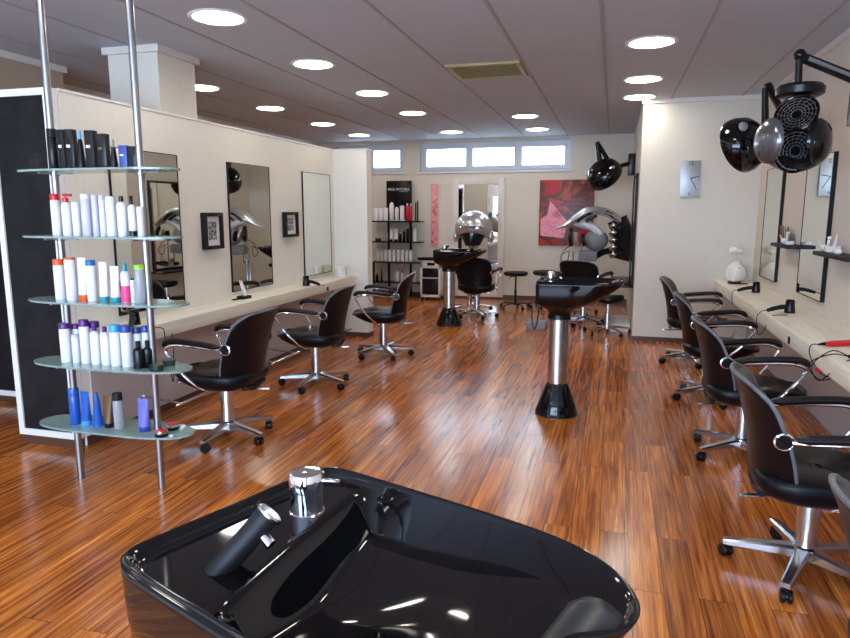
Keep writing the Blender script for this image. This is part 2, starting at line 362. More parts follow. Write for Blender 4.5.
# ---------------------------------------------------------------- display panels at the partition's end
def panel(name, x0, x1, y, z0, z1, label):
    t = empty(name, ((x0+x1)/2, y, 0), 0, label=label, cat='panel'); w_ = (x1-x0)/2
    MB().b2((-w_+.03, -.02, z0+.03), (w_-.03, .03, z1-.03)).build('board', 'slate', t)
    f = MB(); e = .04
    for a in (((-w_, -.03, z0), (-w_+e, .035, z1)), ((w_-e, -.03, z0), (w_, .035, z1)), ((-w_+e, -.03, z0), (w_-e, .035, z0+e)), ((-w_+e, -.03, z1-e), (w_-e, .035, z1))): f.b2(*a)
    f.build('frame', 'whiteframe', t); MB().b2((-w_+.01, -.022, 0), (w_-.01, .03, z0)).build('plinth', 'base', t)
panel('chalk_panel', -3.57, -3.12, 3.20, .06, 2.15, 'tall dark slate panel in a white frame at the near end of the left partition')
panel('chalk_panel', XO+.02, -4.0, 3.9, .05, 2.1, 'dark slate panel with white lower edge farther back at the far left picture edge')

# ---------------------------------------------------------------- counters
t = empty('styling_counter', (XL, 5.1, 0), 0, label='long pale wood counter under the mirrors on the left partition', cat='counter')
MB().b2((0, -1.80, .625), (.265, 2.06, .72), .003).build('worktop', 'counter', t)
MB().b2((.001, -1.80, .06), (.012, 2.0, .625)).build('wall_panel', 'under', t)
MB().b2((.262, 1.225, .635), (.270, 1.265, .675), .002).build('socket', 'blackp', t)
t = empty('styling_counter', (XR, 4.5, 0), 0, label='long pale wood counter along the right wall holding hair dryers', cat='counter')
MB().b2((-.385, -3.6, .625), (0, 3.30, .72), .003).build('worktop', 'counter', t)
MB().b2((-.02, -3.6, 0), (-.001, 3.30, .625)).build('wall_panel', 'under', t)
for y in (.0,): MB().b2((-.39, y-.02, .64), (-.383, y+.02, .685), .002).build('socket', 'blackp', t)

# footrests
def footrest(y, lab, first_=[None]):
    if first_[0] is None:
        r = empty('footrest', (XL, 0, 0)); x = .33
        MB().tube([(x, -.27, .155), (x, .27, .155)], .011, 12).build('bar', 'chrome', r)
        for s in (-.2, .2): MB().tube([(x, s, .155), (.02, s, .185)], .008).lathe([(.03, 0), (.03, .008), (0, .01)], (.013, s, .185), 16, Matrix.Rotation(R(90), 3, 'Y')).build('bracket', 'alu', r)
        first_[0] = r; o = r
    else: o = copy_tree(first_[0])
    o.location = (XL, y, 0); tag(o, lab, 'footrest', 'footrests under the left counter')
footrest(3.95, 'chrome footrest bar under the counter before the nearest left chair')
footrest(5.25, 'chrome footrest bar under the counter before the middle left chair')
footrest(6.55, 'chrome footrest bar under the counter before the farthest left chair')

# ---------------------------------------------------------------- mirrors
def wall_mirror(x, y0, y1, z0, z1, s, label, edge, group):      # s: +1 faces +x
    t = empty('wall_mirror', (x, (y0+y1)/2, z0), 0, label=label, cat='mirror', group=group); h = (y1-y0)/2; Z = z1-z0
    D = .012 if s > 0 else .024
    MB().b2((s*.004, -h+.004, .004), (s*D, h-.004, Z-.004)).build('mirror_glass', 'mirror', t)
    f = MB(); e = edge
    f.b2((0, -h-e, -.002), (s*(D+.003), -h+.003, Z+.002)).b2((0, h-.003, -.002), (s*(D+.003), h+.002, Z+.002)).b2((0, -h, -.003), (s*(D+.002), h, .003)).b2((0, -h, Z-.003), (s*(D+.002), h, Z+.002))
    f.build('mirror_edge', 'blackm', t)
GL = 'mirrors on the left partition'
for y0, lab in ((3.60, 'tall wall mirror behind the glass display shelf, nearest on the left partition'), (4.96, 'tall wall mirror between the two small framed prints'), (6.35, 'tall wall mirror at the far end of the left counter beside the white canister')):
    wall_mirror(XL, y0, y0+.69, .775, 1.86, 1, lab, .003, GL)
GR = 'mirrors on the right wall'
for y0, lab in ((6.70, 'tall wall mirror on the right wall nearest the alcove corner'), (5.27, 'tall wall mirror on the right wall showing the reflected clock'), (3.86, 'wall mirror on the right wall beyond the picture edge')):
    wall_mirror(XR, y0, y0+.65, .815, 1.86, -1, lab, .014, GR)
t = empty('standing_mirror', (-2.18, YB, 0), 0, label='tall cream framed mirror on the back wall behind the silver hood dryer', cat='mirror')
f = MB()
for a in (((-.44, -.035, .03), (-.34, 0, 2.0)), ((.34, -.035, .03), (.44, 0, 2.0)), ((-.34, -.035, 1.90), (.34, 0, 2.0)), ((-.34, -.035, .03), (.34, 0, .13))): f.b2(*a, .006)
f.build('frame', 'cornice', t); MB().b2((-.34, -.02, .13), (.34, -.005, 1.9)).build('mirror_glass', 'mirror', t)
t = empty('wall_mirror', (XP, 8.75, .62), 0, label='dark framed mirror on the side wall behind the basin area', cat='mirror')
MB().b2((-.02, -.5, 0), (-.005, .5, 1.25)).build('mirror_glass', 'mirror', t)
f = MB()
for a in (((-.03, -.53, -.03), (0, -.5, 1.28)), ((-.03, .5, -.03), (0, .53, 1.28)), ((-.03, -.5, -.03), (0, .5, 0)), ((-.03, -.5, 1.25), (0, .5, 1.28))): f.b2(*a)
f.build('frame', 'blackm', t)
MB().b2((XP-.26, 8.15, .56), (XP, 9.35, .585), .004).build('wall_shelf', 'blackp', label='black shelf board under the side wall mirror behind the basins', cat='shelf')
MB().b2((XP-.24, 8.3, 0), (XP-.01, 9.1, .09), .01).build('footstep', 'whiteframe', label='low white step box on the floor against the alcove side', cat='step')

# ---------------------------------------------------------------- pictures, clock, paintings
def print_frame(y0, y1, z0, z1, ny, nz, lab):
    t = empty('framed_print', (XL, (y0+y1)/2, z0), 0, label=lab, cat='picture', group='small framed prints'); h = (y1-y0)/2; Z = z1-z0; e = .028
    f = MB()
    for a in (((0, -h, 0), (.045, -h+e, Z)), ((0, h-e, 0), (.045, h, Z)), ((0, -h+e, 0), (.045, h-e, e)), ((0, -h+e, Z-e), (.045, h-e, Z))): f.b2(*a, .002)
    f.build('frame', 'blackm', t); MB().b2((0, -h+e, e), (.02, h-e, Z-e)).build('mount', 'paper', t)
    p = MB(); a, c = h*.46, Z*.24
    for i in range(ny):
        for k in range(nz):
            y_ = -a+2*a*i/ny; z_ = c+(Z-2*c)*k/nz; p.b2((.02, y_+.003, z_+.003), (.022, y_+2*a/ny-.003, z_+(Z-2*c)/nz-.003))
    p.build('photograph', 'photo', t)
print_frame(4.56, 4.81, 1.155, 1.445, 1, 1, 'small black framed print left of the middle mirror')
print_frame(5.90, 6.17, 1.205, 1.45, 2, 2, 'small black framed print with four pictures left of the far mirror')
t = empty('wall_clock', (.775, YP, 1.61), 0, label='rectangular brushed steel clock on the alcove wall', cat='clock')
MB().b2((-.10, -.03, 0), (.10, 0, .385), .003).build('clock_body', 'clockface', t)
MB().box((.043, -.033, .208), (.09, .003, .008), (0, R(-12), 0)).build('hour_hand', 'blackm', t)
MB().box((.035, -.036, .14), (.006, .003, .14), (0, R(-30), 0)).build('minute_hand', 'blackm', t)
text('12', .055, t, 'blackm', (0, -.031, .355), (R(90), 0, 0)); text('6', .045, t, 'blackm', (0, -.031, .035), (R(90), 0, 0))
def canvas(x0, x1, z0, z1, m, lab):
    t = empty('painting', ((x0+x1)/2, YB-.004, z0), 0, label=lab, cat='painting')
    MB().b2((-(x1-x0)/2, -.035, 0), ((x1-x0)/2, 0, z1-z0), .003).build('canvas', m, t); return t
cv = canvas(-1.17, -.31, .91, 1.96, 'paintred', 'large red and orange abstract painting on the back wall')
p = MB()                                                 # painted shapes: the pale pink wedge and the crimson border
vs = [p.bm.verts.new(q) for q in ((-.40, -.037, .16), (-.02, -.037, .12), (.02, -.037, .40), (-.26, -.037, .72), (-.30, -.037, .50), (-.40, -.037, .42))]; p.bm.faces.new(vs)
p.build('painted_wedge', painting_material('rose_paint', [(.3, (.75, .08, .14)), (.5, (.85, .28, .34)), (.7, (.55, .02, .06))], 5, 1, (1, 1, 1)), cv)
canvas(-2.985, -2.878, .875, 1.92, 'paintpink', 'narrow tall pink abstract painting between the product rack and the mirror')

# ---------------------------------------------------------------- styling chairs
def make_chair():
    t = empty('styling_chair', (0, 0, 0))
    # seat
    s = MB(); rings = []
    for z, k, dz in ((.340, .62, 0), (.348, .78, 0), (.375, .94, 0), (.405, 1.0, 0), (.43, 1.0, 0), (.447, .95, 0), (.452, .80, 0), (.445, .45, 0), (.442, .1, 0)):
        rr = []
        for i in range(36):
            a = 2*PI*i/36; c, sn = math.cos(a), math.sin(a); e = 2/3.6
            x = (.29 if c > 0 else .25)*abs(c)**e*(1 if c >= 0 else -1); y = .25*abs(sn)**e*(1 if sn >= 0 else -1)*(1-.16*max(0, x)/.25)
            fr = max(0, (x-.12)/.14); rr.append((.015+x*k, y*k, z+.018+(-.016*fr*fr if z > .41 else .030*fr)+(.01*abs(y/.24)**2 if z > .42 else 0)))
        rings.append(rr)
    s.loft(rings).build('seat', 'vinyl', t, sharp=60)
    def back(u, v):
        sv = 2*v-1; z = .375+.475*u; w_ = .205+.045*math.sin(min(1, u*1.6)*PI/2)
        w_ *= (1-max(0, (u-.86)/.14)**2.4*.12)*(1-.18*max(0, (.22-u)/.22)**2)
        z -= .030*abs(sv)**4*max(0, (u-.5)/.5)
        x = -.205-.090*u+.02*math.sin(u*PI)+.115*abs(sv)**2.3*(1-.45*u)
        if u > .9: x -= .25*(u-.9)
        return (x, sv*w_, z)
    MB().slab(back, 16, 14, .05).build('backrest', 'vinyl', t, sharp=75)
    edge = [back(u/12, 0) for u in range(0, 13)]+[back(1, v/8) for v in range(1, 8)]+[back(1-u/12, 1) for u in range(0, 13)]
    MB().tube(edge, .0085, 8).build('piping', 'piping', t)
    MB().tube([(-.20, y*.02, .375-.004*abs(6-abs(y))) for y in range(-6, 7)], .018, 8).build('back_bracket', 'blackp', t)
    for sy in (-1, 1):
        y = sy*.262
        pad = [(-.125, y*.99, .655), (-.06, y, .663), (.06, y*1.03, .676), (.16, y*1.05, .682), (.215, y*1.05, .675), (.245, y*1.05, .648)]
        P = arc(pad, 5); n = len(P)
        MB().tube(P, [.025*min(1, .55+.9*min(i, n-1-i)/(n*.22)) for i in range(n)], 12, flat=.75).build('armrest', 'pad', t)
        fr = arc([(-.165, y*.955, .640), (-.08, y*1.0, .643), (.06, y*1.05, .655), (.17, y*1.06, .656), (.228, y*1.05, .630), (.215, y*1.03, .585), (.13, y*.955, .465), (.03, y*.75, .365), (0, y*.4, .352)], 5)
        MB().tube(fr, .0095, 10).build('arm_tube', 'chrome', t)
        rg = MB().ring((-.165, y*.96, .640), .030, .0065, 'y', 24).build('pivot_ring', 'chrome', t)
        MB().lathe([(0, -.012), (.026, -.012), (.029, 0), (.026, .012), (0, .012)], (-.165, y*.96, .640), 20, Matrix.Rotation(R(90), 3, 'X')).build('pivot_cap', 'blackp', rg)
    MB().lathe([(.07, .352), (.085, .366), (.085, .385), (0, .385)], seg=24).lathe([(.034, .315), (.04, .35), (.07, .355), (0, .355)], seg=24).build('tilt_housing', 'blackp', t)
    MB().lathe([(.041, .08), (.041, .35), (0, .35)], seg=28).build('gas_column', 'alu', t)
    MB().tube([(-.05, -.02, .335), (-.20, -.05, .332)], .006, 8).box((-.235, -.058, .331), (.075, .028, .012), (0, 0, R(12)), .004).build('height_lever', 'alu', t)
    base = MB().lathe([(.030, .045), (.048, .050), (.056, .085), (.050, .112), (.038, .122), (0, .124)], seg=24).build('base_hub', 'alu', t)
    def leg_mb(a):
        rg = []
        for r, h, w_, zc in ((.025, .050, .032, .090), (.10, .040, .027, .089), (.20, .030, .022, .082), (.275, .024, .020, .076), (.305, .020, .018, .074)):
            ring = []
            for y, z in ((-w_, -h/2), (w_, -h/2), (w_, h/2*.5), (w_*.65, h/2), (-w_*.65, h/2), (-w_, h/2*.5)):
                ring.append((r*math.cos(a)-y*math.sin(a), r*math.sin(a)+y*math.cos(a), zc+z))
            rg.append(ring)
        return MB().loft(rg)
    def caster_mb(a, sw):
        c = Vector((.285*math.cos(a), .285*math.sin(a), 0)); m_ = MB()
        m_.lathe([(.011, .045), (.011, .066), (0, .066)], c, 12)
        d = Vector((math.cos(sw), math.sin(sw), 0)); n = Vector((-d.y, d.x, 0)); rot = Matrix.Rotation(sw, 3, 'Z') @ Matrix.Rotation(R(90), 3, 'X')
        o_ = c+d*-.012+Vector((0, 0, .028))
        for k in (-1, 1): m_.lathe([(0, -.009), (.023, -.009), (.028, -.005), (.028, .005), (.023, .009), (0, .009)], o_+n*k*.013, 18, rot)
        m_.lathe([(0, -.004), (.016, -.004), (.016, .004), (0, .004)], o_, 10, rot).box(c+Vector((0, 0, .045)), (.03, .034, .016), (0, 0, sw), .004)
        return m_
    for k in range(5):
        a = 2*PI*k/5; leg_mb(a).build('base_leg', 'alu', base); caster_mb(a, a+.9+k*1.3).build('caster', 'blackp', base)
    return t
chair = make_chair()
spots = [  # x, y, facing, base turn, label, group
    (-2.35, 3.62, 180, 55, 'nearest black salon chair of the left row, beside the glass display shelf', 'left'),
    (-2.36, 4.98, 184, 52, 'black salon chair in the middle of the left row, before the mirror between the prints', 'left'),
    (-2.20, 6.24, 190, 20, 'black salon chair at the far end of the left counter near the product rack', 'left'),
    (.81, 2.83, -2, 100, 'large black salon chair in the right foreground with its whole base in view', 'right'),
    (.80, 4.18, 2, 70, 'black salon chair in the right row directly behind the foreground one', 'right'),
    (.80, 5.45, -3, 60, 'black salon chair third from the front in the right row, only its edge showing', 'right'),
    (.78, 6.75, -8, 60, 'black salon chair at the far end of the right row before the alcove wall', 'right'),
    (.84, 1.60, 4, 30, 'black salon chair cut off by the right picture edge', 'right'),
    (-1.78, 8.95, 84, 10, 'black salon chair seen from behind beneath the silver hood dryer, facing the back mirror', None),
    (-.33, 8.72, 70, 30, 'black salon chair standing behind the middle basin before the side mirror', None),
]
for i, (x, y, a, ba, lab, gname) in enumerate(spots):
    o = chair if i == 0 else copy_tree(chair)
    o.location = (x, y, 0); o.rotation_euler = (0, 0, R(a)); tag(o, lab, 'chair')
    if gname: o['group'] = 'salon chairs of the %s row' % gname
    if gname == 'right': o.scale = (1, 1, .965)
    for ch in o.children:
        if ch.name.startswith('base_hub'): ch.rotation_euler = (0, 0, R(ba-a))

# ---------------------------------------------------------------- wash basins
OUT = [(0, 0), (0, .08), (0, .165), (.004, .198), (.018, .216), (.05, .225), (.14, .228), (.22, .229), (.30, .230), (.38, .229), (.45, .226), (.51, .216), (.56, .198), (.60, .170), (.628, .135), (.640, .100), (.634, .070), (.612, .045), (.590, .022), (.582, 0)]
def outline(n=6):
    half = arc([(x, y*.948, 0) for x, y in OUT], n); pts = [(p.x, p.y) for p in half]
    return pts+[(x, -y) for x, y in reversed(pts[1:-1])]
def make_basin():
    t = empty('wash_basin', (0, 0, 0)); O = outline(9); n = len(O); C0 = (.33, 0)
    sm = lambda a, b_, x: (lambda q: q*q*(3-2*q))(max(0, min(1, (x-a)/(b_-a))))
    def top(u, v, s):
        z = .98-.008*sm(.975, 1.0, s)**2-.006*sm(.98, .955, s)
        ed = .150-.27*v; ledge = sm(ed+.060, ed-.004, u)
        wall = max(0, min(1, (.960-s)/.20)); wall = wall*(1.25-.25*wall)
        flo = .020+.048*sm(.62, .15, u)+.030*math.exp(-((u-.275)**2/.030+(v+.01)**2/.016))
        z -= (1-ledge)*wall*flo+ledge*.013*sm(.960, .925, s)
        notch = sm(.10, .0, abs(v))*sm(.50, .60, u); return z-.030*notch
    rings = []
    # outside, from the collar up
    for d, g, hh in ((.275, .80, .70), (.25, .775, .60), (.215, .62, .38), (.185, .48, .20), (.16, .38, .10), (.135, .28, .05), (.09, .15, .02), (.055, .07, .006), (.03, .02, .0), (.012, .0, -.004)):
        rr = []
        for x, y in O:
            xx = x*(1-g) + (.115*sm(.13, .275, d))  ; yy = y*(1-hh)
            k = sm(.17, .26, d); a = math.atan2(y, x-.30); cx_, cy_ = .17+.085*math.cos(a), .085*math.sin(a)
            rr.append((xx*(1-k)+cx_*k, yy*(1-k)+cy_*k, .985-d))
        rings.append(rr)
    body = list(rings)
    ins = []
    for s in [1.0, .992, .982, .972, .962, .952, .942, .932, .922]+[.922-.0125*k for k in range(1, 72)]:
        if s < .03: break
        ins.append([(C0[0]+(x-C0[0])*s, y*s, top(C0[0]+(x-C0[0])*s, y*s, s)) for x, y in O])
    m_ = MB(); m_.loft(body+ins, True, True); m_.build('bowl', 'black', t, sharp=180)
    MB().lathe([(.075, .20), (.075, .72), (0, .72)], (.17, 0, 0), 40).build('column', 'steel', t)
    MB().lathe([(.165, 0), (.168, .012), (.162, .02), (.160, .035), (.135, .10), (.10, .19), (.082, .225), (.076, .232), (0, .232)], (.17, 0, 0), 40).build('foot', 'black', t)
    MB().lathe([(.172, 0), (.174, .006), (.160, .008), (0, .008)], (.17, 0, 0), 40).build('foot_ring', 'satin', t)
    MB().lathe([(.09, .70), (.088, .73), (.078, .735), (0, .735)], (.17, 0, 0), 32).build('collar', 'blackp', t)
    zl = .957
    mx = MB().lathe([(.032, zl-.004), (.032, zl+.003), (.027, zl+.005), (.0255, zl+.040), (.027, zl+.041), (.0285, zl+.043), (.0285, zl+.066), (.026, zl+.071), (.012, zl+.072), (0, zl+.071)], (.091, .076, 0), 32).build('mixer_tap', 'chrome', t)
    MB().box((.091+.032, .076+.020, zl+.056), (.010, .036, .006), (R(-6), 0, R(-52)), .002).build('tap_lever', 'chrome', mx)
    a0 = Vector((.128, -.128, zl-.002)); a1 = a0+Vector((.036, .064, .072)); dr = (a1-a0).normalized()
    hs = MB().tube([a0-dr*.006, a0+dr*.02, a0+dr*.08, a1], [.0175, .0175, .0180, .0190], 24).build('hand_shower', 'blackm', t)
    MB().tube([a1, a1+dr*.003, a1+dr*.006], [.0205, .0205, .018], 24).build('shower_cap', 'steel', hs)
    MB().tube([a1-dr*.022+Vector((.010, 0, -.008)), a1-dr*.020+Vector((.026, 0, -.020))], [.007, .008], 12).build('spray_nozzle', 'chrome', hs)
    MB().lathe([(.023, 0), (.024, .003), (.018, .006), (0, .006)], a0-Vector((0, 0, .002)), 24).build('shower_collar', 'chrome', t)
    MB().lathe([(.026, .832), (.028, .842), (.022, .848), (0, .850)], (.262, -.015, .030), 28).build('drain_cap', 'chrome', t)
    def nk(u, v):
        sv = 2*v-1; y = sv*.088; x = .545+.075*u+.012*abs(sv)**2; z = .962+.02*math.sin(u*PI)-.028*(1-abs(sv)**2)+.0
        return (x, y, z)
    MB().slab(nk, 8, 14, .022).build('neck_rest', 'rubber', t, sharp=80)
    return t
basin = make_basin()
ua = math.atan2(-.358, .934)
p0 = Vector((-.866*.934+.634*.358, .866*.358+.634*.934, 0))
basin.location = p0; basin.rotation_euler = (0, 0, ua)
tag(basin, 'glossy black wash basin filling the foreground with chrome tap and hand shower', 'basin')
o = copy_tree(basin, loc=(-.50, 4.74, 0), rz=0, label='glossy black wash basin on a steel column in the middle of the floor', cat='basin')
o.scale = (.92, .92, 1)
bh = MB().tube(arc([(.03, -.15, .87), (-.015, -.17, .82), (-.02, -.175, .70), (0, -.175, .645), (.02, -.17, .70), (.03, -.14, .84)], 8), .005, 8).build('shower_hose', 'blackp', o)
o = copy_tree(basin, loc=(-2.17, 8.22, 0), rz=0, label='black wash basin on a steel column before the back wall mirror', cat='basin')

# ---------------------------------------------------------------- glass display shelf with products
YS = 2.81; SZ = [1.660, 1.330, .998, .665, .325]
t = empty('display_shelf', (-2.5, YS, 0), 0, label='display stand of five glass shelves on two floor to ceiling metal poles', cat='shelf')
def glass_shelf(z, x0, x1):
    w_ = (x1-x0)/2; cx_ = (x0+x1)/2+2.5; pts = []
    for i in range(64):
        a = 2*PI*i/64; c, s = math.cos(a), math.sin(a)
        x = w_*abs(c)**.55*(1 if c > 0 else -1); y = .13*abs(s)**.9*(1 if s > 0 else -1); pts.append((cx_+x, y))
    return MB().prism(pts, z-.010, z)
xs_ = [(at(a, y, 2.80).x, at(b, y, 2.80).x) for a, b, y in ((21, 176, 170), (27, 178, 237), (33, 185, 302), (38, 188, 364), (44, 190, 426))]
for z, (x0, x1) in zip(SZ, xs_):
    g = glass_shelf(z, x0, x1).build('glass_shelf', 'glass', t)
for px, yy in ((-2.765, .0), (-2.245, .0)):
    pl = MB().lathe([(.018, .012), (.018, H), (0, H)], (px+2.5, yy, 0), 20).lathe([(.016, 0), (.020, 0), (.020, .014), (0, .014)], (px+2.5, yy, 0), 16).build('pole', 'satin', t)
    for z in SZ:
        MB().lathe([(.023, z-.028), (.024, z-.024), (.024, z-.012), (0, z-.012)], (px+2.5, yy, 0), 16).box((px+2.5, yy-.05, z-.017), (.012, .10, .008)).box((px+2.56, yy, z-.017), (.10, .012, .008)).build('shelf_clamp', 'satin', pl)

def bottle(name, x, y, z, w_, h, m, cap, cm, label, cat='bottle', group=None, style='bottle', band=None):
    r = w_/2; sp = z
    if style == 'bottle':          # straight body, shoulder, wide cap
        hc = cap*h; prof = [(r*.92, 0), (r, .004), (r, h-hc-.006), (r*.9, h-hc), (0, h-hc)]
        o = MB().lathe(prof, seg=18).build(name, m, loc=(x, y, sp))
        if hc > 0: MB().lathe([(r*.98, h-hc), (r*.98, h-.004), (r*.9, h), (0, h)], seg=18).build('cap', cm, o)
    elif style == 'small':         # narrow cap on shoulders
        hb = h*(1-cap); o = MB().lathe([(r*.9, 0), (r, .004), (r, hb-.02), (r*.85, hb-.008), (r*.42, hb), (0, hb)], seg=18).build(name, m, loc=(x, y, sp))
        MB().lathe([(r*.45, hb), (r*.45, h-.003), (r*.35, h), (0, h)], seg=14).build('cap', cm, o)
    elif style == 'round':         # rounded top like a mousse can
        o = MB().lathe([(r*.95, 0), (r, .004), (r, h*.78), (r*.92, h*.84), (r*.7, h*.93), (r*.4, h*.985), (0, h)], seg=18).build(name, m, loc=(x, y, sp))
        if cap: MB().lathe([(r*.6, h*.95), (r*.5, h*1.0), (0, h*1.03)], seg=14).build('cap', cm, o)
    elif style == 'tube':          # stands on its cap, flat crimped top
        hc = cap*h; rings = []
        for k in range(9):
            q = k/8; zz = hc+(h-hc)*q; a_, b_ = r*(1+.05*q), r*(1-q*.93)*.9+.001
            rings.append([(a_*math.cos(2*PI*i/18), b_*math.sin(2*PI*i/18), zz) for i in range(18)])
        o = MB().loft(rings).build(name, m, loc=(x, y, sp))
        MB().lathe([(r*.9, 0), (r*.93, .002), (r*.93, hc), (0, hc)], seg=18).build('cap', cm, o)
    elif style == 'cone':          # tapering bottle
        hc = cap*h; o = MB().lathe([(r, 0), (r, .01), (r*.55, h*.7), (r*.36, h-hc), (0, h-hc)], seg=18).build(name, m, loc=(x, y, sp))
        MB().lathe([(r*.34, h-hc), (r*.26, h-.004), (0, h)], seg=14).build('cap', cm, o)
    elif style == 'box':
        o = MB().box((0, 0, h/2), (w_, w_*.8, h), bev=.001).build(name, m, loc=(x, y, sp), rot=(0, 0, R(8)))
        MB().b2((-r*.7, -w_*.4-.0012, h*.55), (r*.2, -w_*.4, h*.62)).build('label_mark', cm, o)
    elif style == 'tin':
        o = MB().lathe([(r*.97, 0), (r, .002), (r, h*.55), (0, h*.55)], seg=28).build(name, m, loc=(x, y, sp))
        MB().lathe([(r*1.02, h*.55), (r*1.03, h*.6), (r*1.03, h*.95), (r*.97, h), (0, h)], seg=28).build('lid', cm, o)
        if band: MB().lathe([(r*.8, h), (r*.8, h+.0015), (0, h+.0015)], seg=24).build('lid_label', band, o); band = None
    elif style == 'pump':
        hb = h*.80; o = MB().lathe([(r*.92, 0), (r, .004), (r, hb-.015), (r*.6, hb), (0, hb)], seg=18).build(name, m, loc=(x, y, sp))
        MB().lathe([(r*.6, hb), (r*.6, h*.90), (.006, h*.91), (.006, h*.95), (0, h*.95)], seg=14).box((.012, 0, h*.97), (.05, .016, h*.06), bev=.003).build('pump_head', cm, o)
    if band: q = .14 if band == 'blackp' else .43; MB().lathe([(r*1.01, h*.01), (r*1.015, h*(q-.01)), (r*1.0, h*q), (0, h*q)], seg=18).build('band', band, o)
    return tag(o, label, cat, group)
def on_shelf(i, cx_, wpx, top, base, name, m, cap, cm, style, label, band=None, dy=0.0, cat='bottle'):
    Y = YS+dy; z = SZ[i]; p = at(cx_+1.2, (top+base)/2, Y); sc_ = p.y/ray(cx_, (top+base)/2).y/FPX
    h = (base-top)*sc_*.985
    return bottle(name, p.x, Y, z, wpx*sc_*.96, h, m, cap, cm, label, cat, 'products on the %s glass shelf' % ('top', 'second', 'middle', 'fourth', 'lowest')[i], style, band)
